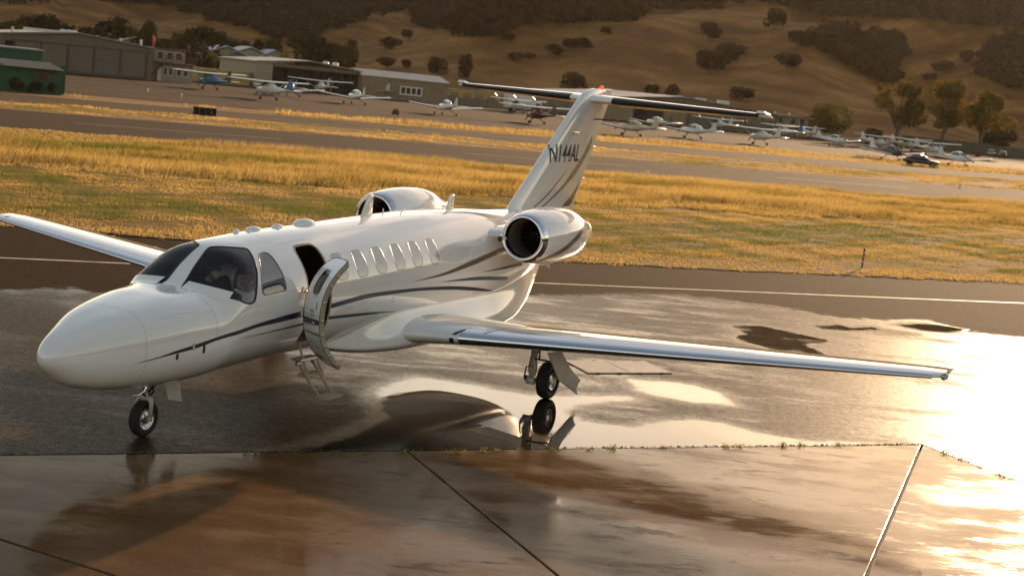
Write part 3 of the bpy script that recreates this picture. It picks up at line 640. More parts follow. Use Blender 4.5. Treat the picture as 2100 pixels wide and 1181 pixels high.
# green shed
q = 112; a0, a1 = p_at(-30, q), p_at(124, q)
b = bld('green_shed', a0, q, 'dark green timber shed with striped awning roof at the left edge', 'shed')
part('wall', 'green', b, (a0, a1, q, q + 4.5, -.1, 1.95)); part('rear_wall', 'green', b, (a0 - 1, p_at(80, q + 5), q + 4.6, q + 9, -.1, 3.25)); part('rear_roof', 'roofgrey', b, (a0 - 1.2, p_at(80, q + 5) + .15, q + 4.4, q + 9.2, 3.26, 3.4))
np_ = 24
for i in range(np_):
    x0 = p_at(4, q) + (a1 + .05 - p_at(4, q)) * i / np_; x1 = x0 + (a1 + .05 - p_at(4, q)) / np_ - .02; mb = MB()
    mb.add([(*W2(x0, q - .75), 1.93), (*W2(x1, q - .75), 1.93), (*W2(x1 - .9, q + .9), 2.42), (*W2(x0 - .9, q + .9), 2.42), (*W2(x0, q - .75), 1.98), (*W2(x1, q - .75), 1.98), (*W2(x1 - .9, q + .9), 2.47), (*W2(x0 - .9, q + .9), 2.47)], [(0, 1, 2, 3), (7, 6, 5, 4), (0, 1, 5, 4), (1, 2, 6, 5), (2, 3, 7, 6), (3, 0, 4, 7)]); mb.build('awning_slat', M['cream'] if i % 2 else M['tan'], b)
w_ = part('window', 'redbrown', b, (p_at(74, q), p_at(97, q), q - .07, q - .01, .95, 1.62)); part('pane', 'win', w_, (p_at(75.5, q), p_at(85, q), q - .10, q - .075, 1.0, 1.57)); part('pane', 'win', w_, (p_at(86.5, q), p_at(95.5, q), q - .10, q - .075, 1.0, 1.57))
part('side_fence', 'green', b, (a1 + .02, p_at(134, q), q + .5, q + .62, 0, 2.3))
# stack of tyres / dark crate beside the track
c = gxy(426, 236); b = tag(empty('tyre_stack', (c[0], c[1], -.05)), 'low block of old dark tyres on the grass beside the runway', 'tyres'); b.scale = (.72,) * 3
for lv in range(3):
    for i in range(4): MB().lathe([(0, .18), (.01, .29), (.13, .325), (.25, .29), (.26, .18)], (-1.24 + .61 * i + .05 * (lv % 2), .03 * (i % 2), .02 + .262 * lv), 'z', 16).build('tyre', M['rubber2'] if 'rubber2' in M else M.setdefault('rubber2', mat('old_rubber', (.012, .010, .008), .85)), b, True)
# central hangar with open front
q = 225; a0, am, a1, a2 = p_at(519, q), p_at(556, q), p_at(733, q), p_at(912, q)
b = bld('open_hangar', a0, q, 'wide pale hangar with a black open front behind the parked planes')
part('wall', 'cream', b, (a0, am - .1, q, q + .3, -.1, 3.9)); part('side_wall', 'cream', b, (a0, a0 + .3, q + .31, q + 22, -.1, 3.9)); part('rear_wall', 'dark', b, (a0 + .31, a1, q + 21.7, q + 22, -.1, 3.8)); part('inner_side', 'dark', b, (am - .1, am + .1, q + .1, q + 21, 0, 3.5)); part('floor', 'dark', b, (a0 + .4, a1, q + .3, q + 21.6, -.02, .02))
gable_roof('roof', 'roofgrey', b, a0, a1, q, q + 22, 3.95, 4.75, ridge=.52); part('fascia', 'wallgrey', b, (am - .05, a1, q - .02, q + .2, 3.45, 3.98))
n_ = 13
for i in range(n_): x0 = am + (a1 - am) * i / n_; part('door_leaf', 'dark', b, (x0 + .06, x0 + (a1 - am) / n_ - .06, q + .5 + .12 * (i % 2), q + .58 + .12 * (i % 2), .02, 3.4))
for x in (678, 698): c = W2(p_at(x, q), q + 4); MB().lathe([(4.4, .5), (4.9, .55), (5.05, .35), (5.1, 0)], (c[0], c[1], 0), 'z', 14).build('roof_vent', M['wwhite'], b, True)
b2 = bld('tan_workshop', a1, q, 'tan gabled workshop with white garage windows joined to the open hangar')
a15 = p_at(786, q)
gable_wall('wall', 'tan', b2, a1 + .1, a2, q - 1.0, q + 12, 3.35, 4.3, along='p', ridge=.35); gable_roof('roof', 'roofgrey', b2, a1 + .1, a2, q - 1, q + 12, 3.4, 4.35, along='p', over=.2, ridge=.35); part('gable_panel', 'tan', b2, (a1 + .15, a15, q - 1.25, q - 1.02, 0, 3.3))
gw = part('garage_door', 'wwhite', b2, (p_at(814, q), p_at(860, q), q - 1.12, q - 1.02, .9, 2.35)); 
for i in range(4): x0 = p_at(816.5 + 10.8 * i, q); part('pane', 'win', gw, (x0, p_at(824.5 + 10.8 * i, q), q - 1.16, q - 1.125, 1.15, 2.15))
part('lower_panel', 'block', b2, (p_at(814, q), p_at(860, q), q - 1.12, q - 1.02, .0, .88))
# yellow containers, fences and walls
q = 226; b = bld('yellow_container', 0, q, 'long yellow shipping container left of the open hangar', 'container')
part('body', 'yellow_wall', b, (p_at(394, q), p_at(509, q), q, q + 2.6, -.05, 2.15)); part('door_panel', 'tan', b, (p_at(402, q), p_at(424, q), q - .05, q - .01, .3, 1.7)); part('door_panel', 'tan', b, (p_at(430, q), p_at(440, q), q - .05, q - .01, .1, 1.8))
for i in range(26): p = p_at(442, q) + (p_at(507, q) - p_at(442, q)) * i / 25; part('rib', 'yellow_wall', b, (p - .04, p + .04, q - .045, q - .005, .05, 2.1))
q = 248; b = bld('yellow_storage_row', 0, q, 'low row of yellow storage sheds behind the tail stabiliser', 'shed')
part('body', 'yellow_wall', b, (p_at(912, q), p_at(1100, q), q, q + 4, -.05, 2.35)); part('roof', 'roofgrey', b, (p_at(911, q), p_at(1101, q), q - .2, q + 4.2, 2.37, 2.5))
for x in (920, 946, 972, 998, 1024, 1050, 1076): part('shutter', 'tan', b, (p_at(x + 2, q), p_at(x + 20, q), q - .06, q - .01, 0, 1.9))
q = 236; b = bld('block_fence', 0, q, 'pale concrete block fence in front of the yellow sheds', 'fence')
for i in range(11): x0 = 872 + i * 14; part('fence_panel', 'block', b, (p_at(x0 + .6, q), p_at(x0 + 13.4, q), q, q + .2, -.05, 1.45 - .1 * (i % 3)))
# right hangar
q = 229; a0, a1 = p_at(1238, q), p_at(1592, q)
b = bld('hangar', a0, q, 'wide low grey hangar with pale sliding doors right of the tail')
gable_wall('wall', 'wallgrey', b, a0, a1, q, q + 30, 3.75, 5.1, ridge=.45); rf = gable_roof('roof', 'roofgrey', b, a0, a1, q, q + 30, 3.85, 5.2, ridge=.45)
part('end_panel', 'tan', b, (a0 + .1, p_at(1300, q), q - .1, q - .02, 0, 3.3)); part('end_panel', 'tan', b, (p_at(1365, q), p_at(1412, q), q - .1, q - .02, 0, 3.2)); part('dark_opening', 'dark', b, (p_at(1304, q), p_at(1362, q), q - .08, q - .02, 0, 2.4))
ed = [p_at(x, q) for x in (1416, 1478, 1534, 1588)]
for a, c in zip(ed[:-1], ed[1:]): part('hangar_door', 'doorgrey', b, (a + .15, c - .15, q - .16, q - .03, 0, 3.05)); part('door_post', 'frame', b, (a - .14, a + .14, q - .22, q - .02, 0, 3.1))
part('door_header', 'frame', b, (ed[0] - .2, ed[-1] + .2, q - .2, q - .02, 3.12, 3.26))
for x0, x1 in ((1392, 1408), (1438, 1456), (1484, 1504)):
    mb = MB(); abox(mb, p_at(x0, q), p_at(x1, q), q + 1.0, q + 2.2, 4.6, 5.45); mb.build('roof_unit', M['wwhite'], rf, bevel=.05)
q = 230; a0, a1 = p_at(1594, q), p_at(1672, q)
b = bld('office_block', a0, q, 'low pale office block with upstairs gallery between the right hangar and the round tree')
part('wall', 'cream', b, (a0, a1, q + 1.5, q + 10, -.1, 1.9)); part('upper_wall', 'cream', b, (a0 + .02, a1, q + 1.2, q + 10, 2.03, 3.7)); part('roof', 'roofgrey', b, (a0 - .2, a1 + .2, q - .2, q + 10.2, 3.72, 3.88)); part('gallery', 'frame', b, (a0 - .1, a1 + .1, q - .2, q + 1.18, 1.9, 2.02)); part('handrail', 'frame', b, (a0, a1, q - .18, q - .12, 2.75, 2.82))
for i in range(6): p = a0 + .1 + (a1 - a0 - .2) * i / 5; part('gallery_post', 'frame', b, (p - .07, p + .07, q - .19, q - .05, 0, 2.74))
for x0, x1 in ((1608, 1619), (1634, 1646), (1652, 1664)): w_ = part('window', 'wwhite', b, (p_at(x0, q), p_at(x1, q), q + 1.12, q + 1.18, 2.2, 3.5)); part('pane', 'win', w_, (p_at(x0, q) + .12, p_at(x1, q) - .12, q + 1.08, q + 1.115, 2.3, 3.4))
for x in (1612, 1642): c = W2(p_at(x, q), q + 3); MB().lathe([(3.88, .22), (4.3, .25), (4.42, 0)], (c[0], c[1], 0), 'z', 10).build('roof_vent', M['wwhite'], b)
q = 226; b = bld('boundary_wall', 0, q, 'low pale green wall behind the parked cars on the far right', 'wall')
pw0, pw1 = p_at(1862, q), p_at(2150, q); n_ = 14
for i in range(n_): part('wall_panel', 'olive', b, (pw0 + (pw1 - pw0) * i / n_ + .05, pw0 + (pw1 - pw0) * (i + 1) / n_ - .05, q, q + .25, -.05, 2.3 - .25 * (i > 8)))
# houses beyond the airfield, roofs above the trees
for px, yt, wd, lab in ((208, 70, 11, 'far house roof left of the windsock, above the grey hangar'), (268, 77, 12, 'far house with blue grey roof second from the left behind the trees'), (297, 80, 12, 'far house with blue grey roof just left of the office flag mast'), (404, 92, 12, 'far house with pale roof above the airport office'), (458, 96, 13, 'far house with the broad pale roof in the middle of the trees'), (507, 98, 12, 'far house with pale roof right of the broad one'), (556, 104, 8, 'small far house roof at the right end of the row')):
    q = 326 + (px % 7) * 3; yt -= 1; p = p_at(px, q); zt = z_at(px, yt, q); c = W2(p, q); zb = float(terrain(c[0], c[1])) - .2
    b = tag(empty('house'), lab, 'house', 'houses beyond the airfield')
    gable_wall('wall', 'cream', b, p - wd * .45, p + wd * .45, q, q + 9, zt - 2.3, zt - .2); gable_roof('roof', 'bluegrey', b, p - wd * .45, p + wd * .45, q, q + 9, zt - 2.2, zt, over=.6)
    w_ = part('window', 'wwhite', b, (p - 2.2, p - .4, q - .06, q - .01, zt - 4.2, zt - 3)); part('pane', 'win', w_, (p - 2.1, p - .5, q - .09, q - .065, zt - 4.1, zt - 3.1)); part('lower_wall', 'cream', b, (p - wd * .44, p + wd * .44, q + .02, q + 8.9, zb, zt - 2.4 if zb < -.1 else zb + .1))

# ------------------------------------------------------------------ trees of the belt and the flat
BELT = [oak_variant(30 + s, 7.5, 7.5, 1500, .36, 'belt', .2) for s in range(4)]; YEL = [oak_variant(40, 5, 5.5, 520, .3, 'yellow')]; EUC = [tall_variant(50 + s) for s in range(3)]; PINE = [tall_variant(60 + s, 10, 6.0, 1100, .32, 'belt', 'tall_tree', .1) for s in range(2)]
def flat_tree(protos, px, yb, yt, wpx, q, h0, w0, label, group, cat='tree'):
    p = p_at(px, q); x, y = W2(p, q); zb = max(float(terrain(x, y)), -.05) if q > 300 else -.05; zt = z_at(px, yt, q); dist = math.hypot(x - CAM.x, y - CAM.y)
    return place_tree(protos, x, y, zb, wpx / FPX * dist / w0, label, group, cat=cat, sz=max(1.0, zt - zb) / h0)
BT = [(12, 44, 60, 'dark tree at the left frame edge behind the grey hangar'), (45, 40, 64, 'dark tree second from the left frame edge behind the grey hangar'), (85, 26, 70, 'broad dark tree behind the hangar ridge'), (122, 48, 40, 'dark tree behind the hangar roof vents'), (168, 52, 44, 'dark tree behind the right slope of the grey hangar roof'), (190, 56, 40, 'rounded dark tree left of the tall pair'), (222, 37, 56, 'tall dark tree behind the hangar flue'), (243, 50, 40, 'tree touching the tall dark one on its right'), (266, 54, 30, 'small tree between the two far roofs'), (294, 44, 34, 'rounded tree standing above the house roofs'), (330, 78, 44, 'low tree above the office roof'), (362, 64, 30, 'tree left of the tallest tree in the belt'), (386, 62, 30, 'slim tree just left of the tallest belt tree'), (412, 57, 54, 'tallest tree of the belt above the office'), (438, 66, 40, 'tree right of the tallest belt tree'), (462, 76, 46, 'round dark tree before the slope'), (492, 82, 44, 'dark low tree right of the round one'), (520, 84, 36, 'dark tree beside the pale far roof'), (545, 80, 44, 'dark tree left of the brown tall one'), (600, 74, 60, 'pale brown tall tree behind the open hangar'), (640, 76, 50, 'brown tree behind the hangar ridge'), (672, 84, 60, 'large dark tree behind the hangar roof vents'), (700, 88, 44, 'dark tree at the right end of the belt')]
for i, (px, yt, wpx, lab) in enumerate(BT): wpx *= 1.45; yt -= 4; flat_tree(PINE if i in (6, 12, 13, 19, 20) else BELT, px, 0, yt, wpx, 318 + (i * 37) % 40, 10 if i in (6, 12, 13, 19, 20) else 7.5, 6.0 if i in (6, 12, 13, 19, 20) else 7.5, lab, 'trees behind the hangars')
for px, yt, wpx, q, lab in ((432, 103, 32, 262, 'yellow green bush tree left of its twin beyond the yellow container'), (468, 104, 36, 264, 'yellow green bush tree right of its twin beyond the yellow container'), (575, 100, 34, 268, 'yellow tree at the left corner of the open hangar roof')): flat_tree(YEL, px, 0, yt, wpx, q, 5, 5.5, lab, 'yellow green trees')
for px, yt, wpx, q, lab in ((392, 108, 34, 262, 'dark bush right of the airport office'), (452, 118, 30, 258, 'dark bush below the twin yellow trees'), (492, 122, 28, 258, 'dark bush left of the open hangar'), (420, 116, 28, 258, 'dark bush behind the left end of the yellow container')): flat_tree(BELT, px, 0, yt, wpx, q, 7.5, 7.5, lab, 'bushes behind the yellow container', 'bush')
BUSH = [oak_variant(70, 7.0, 8.5, 2600, .24, 'bush')]
flat_tree(BUSH, 1716, 0, 208, 122, 232, 7.0, 8.6, 'round bright green tree beside the office block', 'trees on the far right')
for k, (px, yt, wpx, q, lab) in enumerate(((1850, 166, 100, 228, 'left of the three tall eucalyptus trees on the far right'), (1945, 166, 104, 222, 'middle of the three tall eucalyptus trees on the far right'), (2022, 182, 110, 205, 'right of the three tall eucalyptus trees on the far right'))): flat_tree([EUC[k]], px, 0, yt, wpx, q, 13.5, 9, lab, 'tall eucalyptus trees')
flat_tree(BELT, 2062, 0, 262, 70, 236, 7.5, 7.5, 'low tree behind the wall right of the tall eucalyptus', 'trees on the far right'); flat_tree(BELT, 1800, 0, 262, 40, 260, 7.5, 7.5, 'low bush between the round tree and the tall eucalyptus', 'trees on the far right', 'bush')
for px, py, w_, lab in ((812, 238, .9, 'small green bush in the gold grass below the workshop'), (110, 194, 1.0, 'bush growing against the green shed'), (30, 189, 1.3, 'dark bush at the left front of the green shed'), (70, 191, 1.1, 'dark bush under the shed window')):
    c = gxy(px, py); o = oak_variant(80 + px, 1.0, 1.1, 420, .07, 'belt' if px < 200 else 'bush'); o.name = 'shrub'; o.location = (c[0], c[1], -.06); o.scale = (w_,) * 3; tag(o, lab, 'shrub')

# ------------------------------------------------------------------ light aircraft on the apron
M['pwhite'] = mat('plane_white', (.66, .63, .58), .25, coat=.5, var=.04); M['pblue'] = mat('plane_blue', (.03, .12, .25), .3); M['pgreen'] = mat('plane_dark_green', (.03, .08, .06), .3); M['pred'] = mat('plane_maroon', (.10, .025, .02), .35); M['pcream'] = mat('plane_cream', (.50, .43, .26), .3); M['pdark'] = mat('plane_dark', (.04, .035, .035), .35); M['canopy'] = mat('canopy_glass', (.06, .07, .08), .06, spec=.9)
M['body'] = mat('plane_body', (.64, .61, .56), .25, coat=.5, var=.04); M['trim'] = mat('plane_trim', (.58, .55, .50), .3)
def loft(secs, n=14):
    mb = MB()
    for x, hw, zb, zt in secs:
        for j in range(n):
            t = 2 * math.pi * j / n; c, s = math.cos(t), math.sin(t); mb.v.append((x, hw * math.copysign(abs(c) ** .8, c), (zb + zt) / 2 + (zt - zb) / 2 * math.copysign(abs(s) ** .8, s)))
    k = len(secs); mb.f = [(i * n + j, i * n + (j + 1) % n, (i + 1) * n + (j + 1) % n, (i + 1) * n + j) for i in range(k - 1) for j in range(n)] + [tuple(range(n)), tuple((k - 1) * n + j for j in range(n))]; return mb
def slab_wing(pts, th_):
    """pts: list of (le_x, y, z, chord) from tip to tip; nose is +x"""
    mb = MB(); pr = [(0, 0), (.12, .5), (.35, .55), (1, .02), (1, -.02), (.35, -.35), (.1, -.35)]
    for lx, y, z, ch in pts: mb.v += [(lx - a * ch, y, z + b_ * th_ * ch) for a, b_ in pr]
    n = 7; k = len(pts); mb.f = [(i * n + j, i * n + (j + 1) % n, (i + 1) * n + (j + 1) % n, (i + 1) * n + j) for i in range(k - 1) for j in range(n)] + [tuple(range(n)), tuple((k - 1) * n + j for j in range(n))]; return mb
def vfin(pts, th_):
    mb = MB(); k = len(pts); mb.v = [(a, -th_ / 2, b_) for a, b_ in pts] + [(a, th_ / 2, b_) for a, b_ in pts]; mb.f = [tuple(range(k)), tuple(range(2 * k - 1, k - 1, -1))] + [(i, (i + 1) % k, k + (i + 1) % k, k + i) for i in range(k)]; return mb
def gear(root, spots):
    for x, y, zt, r_ in spots:
        wl = MB(); wl.lathe([(-.07, r_ * .6), (-.075, r_ * .85), (0, r_), (.075, r_ * .85), (.07, r_ * .6), (.03, r_ * .3), (.03, 0)], (x, y, r_), 'y', 14); w_ = wl.build('wheel', M['rubber2'], root, True); lg = MB(); lg.tube([(x * .8, y * .35, zt), (x, y * .95, r_)], [.06, .04], 6); lg.build('gear_leg', M['trim'], root)
def high_wing():
    root = empty('light_aircraft')
    loft([(2.15, .12, 1.02, 1.3), (2.05, .40, .78, 1.45), (1.2, .52, .68, 1.55), (.75, .55, .68, 1.75), (.35, .56, .68, 2.12), (-.9, .54, .72, 2.12), (-1.7, .42, .85, 1.75), (-3.2, .22, 1.12, 1.55), (-5.4, .07, 1.32, 1.5)]).build('fuselage', M['body'], root, True)
    slab_wing([(.42, -5.5, 2.34, 1.05), (.55, -5.3, 2.32, 1.15), (.62, -2.6, 2.22, 1.6), (.62, 0, 2.16, 1.62), (.62, 2.6, 2.22, 1.6), (.55, 5.3, 2.32, 1.15), (.42, 5.5, 2.34, 1.05)], .14).build('wing', M['pwhite'], root, True)
    slab_wing([(-4.35, -1.7, 1.42, .65), (-4.15, 0, 1.42, 1.0), (-4.35, 1.7, 1.42, .65)], .1).build('tailplane', M['pwhite'], root, True)
    vfin([(-3.5, 1.48), (-4.1, 1.75), (-4.75, 2.75), (-5.3, 2.75), (-5.45, 1.4)], .09).build('fin', M['trim'], root)
    for s in (-1, 1): MB().tube([(.15, s * .52, .85), (.1, s * 2.5, 2.16)], .045, 6).build('wing_strut', M['pwhite'], root)
    for s in (-1, 1): MB().add([(.55, s * .565, 1.55), (-.75, s * .56, 1.55), (-.85, s * .53, 2.0), (.3, s * .545, 2.0)], [(0, 1, 2, 3)]).build('side_window', M['canopy'], root)
    MB().add([(.86, -.46, 1.62), (.86, .46, 1.62), (.40, .46, 2.08), (.40, -.46, 2.08)], [(0, 1, 2, 3)]).build('windshield', M['canopy'], root)
    MB().lathe([(2.12, .14), (2.2, .13), (2.38, .0)], (0, 0, 1.16), 'x', 12).build('spinner', M['trim'], root, True); MB().box((2.22, 0, 1.16), (.05, .14, 1.75), tilt=Matrix.Rotation(.5, 3, 'X')).build('propeller', M['pdark'], root)
    gear(root, [(-.25, 1.15, .9, .2), (-.25, -1.15, .9, .2), (1.45, 0, .8, .17)]); return root
def low_wing():
    root = empty('light_aircraft')
    loft([(2.1, .14, 1.0, 1.28), (1.98, .42, .78, 1.42), (1.2, .52, .68, 1.48), (.5, .55, .66, 1.55), (-.8, .55, .68, 1.6), (-1.8, .42, .82, 1.5), (-3.2, .22, 1.08, 1.42), (-5.0, .07, 1.28, 1.42)]).build('fuselage', M['body'], root, True)
    loft([(.85, .30, 1.3, 1.5), (.3, .45, 1.3, 1.92), (-.5, .47, 1.3, 2.02), (-1.4, .40, 1.3, 1.88), (-2.1, .2, 1.3, 1.52)]).build('cabin_roof', M['body'], root, True)
    for s in (-1, 1): MB().add([(.42, s * .475, 1.5), (-1.35, s * .44, 1.5), (-1.2, s * .425, 1.80), (-.4, s * .485, 1.88), (.22, s * .47, 1.82)], [(0, 1, 2, 3, 4)]).build('side_window', M['canopy'], root)
    MB().add([(.86, -.33, 1.52), (.86, .33, 1.52), (.36, .40, 1.88), (.36, -.40, 1.88)], [(0, 1, 2, 3)]).build('windshield', M['canopy'], root)
    slab_wing([(.35, -4.9, 1.32, 1.15), (.45, -4.7, 1.28, 1.3), (.75, -.5, .82, 1.75), (.75, .5, .82, 1.75), (.45, 4.7, 1.28, 1.3), (.35, 4.9, 1.32, 1.15)], .15).build('wing', M['pwhite'], root, True)
    slab_wing([(-4.2, -1.6, 1.36, .75), (-4.1, 0, 1.36, .85), (-4.2, 1.6, 1.36, .75)], .1).build('tailplane', M['pwhite'], root, True)
    vfin([(-3.3, 1.4), (-4.0, 1.7), (-4.5, 2.45), (-5.0, 2.45), (-5.15, 1.35)], .09).build('fin', M['trim'], root)
    MB().lathe([(2.08, .15), (2.16, .14), (2.36, .0)], (0, 0, 1.13), 'x', 12).build('spinner', M['trim'], root, True); MB().box((2.18, 0, 1.13), (.05, .14, 1.8), tilt=Matrix.Rotation(1.1, 3, 'X')).build('propeller', M['pdark'], root)
    gear(root, [(-.2, 1.5, .85, .19), (-.2, -1.5, .85, .19), (1.4, 0, .8, .17)]); return root
HW, LW = high_wing(), low_wing(); used = {}
def plane(kind, px, py, hdg, label, body=None, trim=None):
    pr = HW if kind == 'h' else LW
    if kind in used: o = copy_tree(pr)
    else: o = pr; used[kind] = 1
    c = gxy(px, py); o.location = (c[0], c[1], -.03); o.rotation_euler = (0, 0, R(hdg + 11 * math.sin(px * .37))); o.scale = (.93,) * 3; tag(o, label, 'light aircraft', 'light aircraft parked on the apron')
    sw = {}
    if body: sw['plane_body'] = M[body]
    if trim: sw['plane_trim'] = M[trim]
    for ch in o.children_recursive:
        if ch.type != 'MESH': continue
        for i, s in enumerate(ch.material_slots):
            base = ch.data.materials[i]; s.link = 'OBJECT'; s.material = sw.get(base.name, base)
plane('h', 428, 184, 122, 'high wing plane with blue belly standing leftmost on the apron', 'pblue', 'pdark')
plane('h', 548, 205, 120, 'white high wing plane with long wing in front of the open hangar', None, 'pblue')
plane('l', 592, 198, 118, 'low wing plane with blue tail and round white canopy before the open hangar', None, 'pblue')
plane('h', 655, 193, 118, 'high wing plane parked deepest in front of the black hangar opening')
plane('l', 726, 214, 122, 'white low wing plane with bubble cabin below the tan workshop')
plane('h', 766, 200, 118, 'dark green high wing plane behind the white bubble cabin one', 'pgreen', None)
plane('l', 912, 236, 120, 'white low wing plane with blue belly left of the tail fin', None, 'pwhite')
plane('h', 1098, 254, 126, 'maroon high wing plane with brown tail just left of the tail fin', 'pred', 'pred')
plane('h', 1060, 232, 116, 'white high wing plane half hidden behind the maroon one')
plane('l', 1292, 279, 120, 'cream low wing plane with red tipped fin right of the tail fin', 'pcream', 'pcream')
plane('l', 1342, 264, 116, 'low wing plane with dark fin in front of the hangar carport', None, 'pdark')
plane('l', 1418, 284, 122, 'large white low wing plane below the right stabiliser')
plane('h', 1470, 268, 118, 'white high wing plane close behind the large low wing one')
plane('h', 1556, 297, 120, 'white high wing plane with wide wing below the stabiliser tip')
plane('h', 1600, 282, 117, 'white high wing plane before the last hangar door', None, 'pblue')
plane('h', 1640, 283, 119, 'white high wing plane in front of the office gallery')
plane('l', 1716, 301, -60, 'low wing plane with drooped pale wing below the round green tree')
plane('h', 1800, 304, -64, 'twin tailed looking white plane behind the dark nosed one', None, 'pwhite')
plane('l', 1828, 329, -58, 'low wing plane with dark nose and belly nearest the track', 'pdark', 'pwhite')
plane('l', 1966, 341, -60, 'white low wing plane rightmost on the apron beside the black car')
plane('h', 1912, 320, -62, 'white high wing plane behind the black car')
plane('h', 1860, 309, -64, 'pale high wing plane parked among the cars under the tall trees', 'pcream', None)
# ------------------------------------------------------------------ cars and trucks
M['cblack'] = mat('black_car_paint', (.012, .016, .013), .2, coat=1); M['csilver'] = mat('silver_car_paint', (.35, .34, .32), .3, .4); M['cwhite'] = mat('white_car_paint', (.6, .57, .52), .3, coat=.5); M['cgreen'] = mat('dark_green_car_paint', (.02, .045, .03), .3, coat=.5)
def make_car(m):
    root = empty('parked_car')
    loft([(2.1, .55, .35, .58), (2.0, .78, .26, .68), (1.0, .86, .22, .80), (0, .88, .22, .84), (-1.2, .86, .22, .86), (-1.95, .78, .30, .80), (-2.1, .6, .4, .66)], 16).build('body', M[m], root, True)
    loft([(.95, .62, .74, .84), (.30, .66, .74, 1.26), (-.4, .66, .74, 1.33), (-1.0, .62, .74, 1.24), (-1.65, .58, .74, .88)], 14).build('cabin', M['canopy'], root, True)
    loft([(.28, .60, 1.20, 1.275), (-.4, .62, 1.24, 1.345), (-.98, .57, 1.18, 1.255)], 12).build('roof', M[m], root, True)
    for x in (1.3, -1.25):
        for s in (-1, 1): MB().lathe([(-.1, .2), (-.11, .3), (.11, .3), (.1, .2), (.06, 0)], (x, s * .8, .3), 'y', 16).build('wheel', M['rubber2'], root, True)
    for s in (-1, 1): MB().lathe([(1.98, .12), (2.08, .09), (2.1, 0)], (0, s * .58, .6), 'x', 10).build('headlight', M['wwhite'], root, True)
    return root
CAR = make_car('cblack'); cu_ = [0]
def car(px, py, hdg, label, m=None):
    o = copy_tree(CAR) if cu_[0] else CAR; cu_[0] = 1; c = gxy(px, py); o.location = (c[0], c[1], -.03); o.rotation_euler = (0, 0, R(hdg)); tag(o, label, 'car', 'cars parked by the apron')
    for ch in o.children:
        for i, s in enumerate(ch.material_slots):
            base = ch.data.materials[i]; s.link = 'OBJECT'; s.material = M[m] if m and base.name == 'black_car_paint' else base
car(1888, 340, -22, 'black rounded coupe at the edge of the apron beside the last planes')
for px, py, m, lab in ((1884, 301, 'csilver', 'silver car leftmost in the row under the tall trees'), (1897, 303, 'cwhite', 'white car second in the row under the tall trees'), (1908, 305, 'csilver', 'pale silver car third in the row under the tall trees'), (1918, 307, 'cwhite', 'white car at the right end of the row under the tall trees'), (2032, 320, 'csilver', 'silver car in front of the low green wall'), (2056, 324, None, 'black car in front of the low green wall'), (460, 168, 'cgreen', 'dark green pickup sized car before the yellow container'), (492, 171, 'cblack', 'dark car at the right end of the yellow container'), (1786, 296, 'csilver', 'silver car beside the dark planes left of the tall trees')): car(px, py, 70 if px > 1000 else 25, lab, m)
c = gxy(1078, 232); tr = tag(empty('box_truck', (c[0], c[1], -.03), R(20)), 'white box truck with dark cab window parked left of the tail', 'truck')
MB().box((-1.6, 0, 1.75), (4.2, 2.1, 2.2)).build('cargo_box', M['cwhite'], tr, bevel=.05); MB().box((1.55, 0, 1.2), (1.7, 1.9, 1.7)).build('cab', M['cwhite'], tr, bevel=.15); MB().box((2.40, 0, 1.55), (.06, 1.5, .6)).build('windshield', M['canopy'], tr); MB().box((-.2, 0, .5), (5.4, 1.0, .25)).build('chassis', M['pdark'], tr)
for s in (-1, 1): MB().box((1.7, s * .96, 1.5), (.8, .04, .5)).build('side_window', M['canopy'], tr)
for x in (1.6, -2.4):
    for s in (-1, 1): MB().lathe([(-.12, .25), (-.13, .42), (.13, .42), (.12, .25), (.08, 0)], (x, s * .9, .42), 'y', 16).build('wheel', M['rubber2'], tr, True)
# edge markers and runway lights
mk = gxy(1767.5, 551); b = tag(empty('edge_marker', (mk[0], mk[1], .0)), 'blue and white banded marker stake at the edge of the grass', 'marker'); M['mblue'] = mat('marker_blue', (.01, .035, .09), .4)
MB().tube([(0, 0, 0), (.004, 0, .64)], .026, 10).build('stake', M['mblue'], b)
for z in (.22, .36, .50): MB().tube([(.002, 0, z), (.002, 0, z + .03)], .0285, 10).build('reflective_band', M['wwhite'], b)
M['lampy'] = mat('runway_lamp_glass', (.75, .72, .55), .2)
for px, py, lab in ((960, 293, 'runway edge light on the far edge just left of the fin'), (1327, 362, 'runway edge light near the right of the fin'), (372, 200, 'small light on the far grass below the apron'), (303, 189, 'small light on the apron beside the hangar doors'), (1968, 386, 'runway edge light near the right frame edge')):
    c = gxy(px, py); b = tag(empty('runway_light', (c[0], c[1], -.03)), lab, 'light', 'runway edge lights'); MB().lathe([(0, .07), (.22, .06), (.22, .09), (.25, .09)], (0, 0, 0), 'z', 10).build('stem', M['wwhite'], b); MB().lathe([(.25, .085), (.33, .08), (.38, .05), (.40, 0)], (0, 0, 0), 'z', 12).build('lens', M['lampy'], b, True)
q = 262; c = W2(p_at(424, q), q); b = tag(empty('green_mast', (c[0], c[1], 0)), 'tall thin pole with a green top left of the yellow container', 'pole'); MB().tube([(0, 0, 0), (0, 0, 4.6)], .1, 8).build('pole', M['wwhite'], b); MB().tube([(0, 0, 3.2), (0, 0, 4.7)], .16, 8).build('banner', M['green'], b)
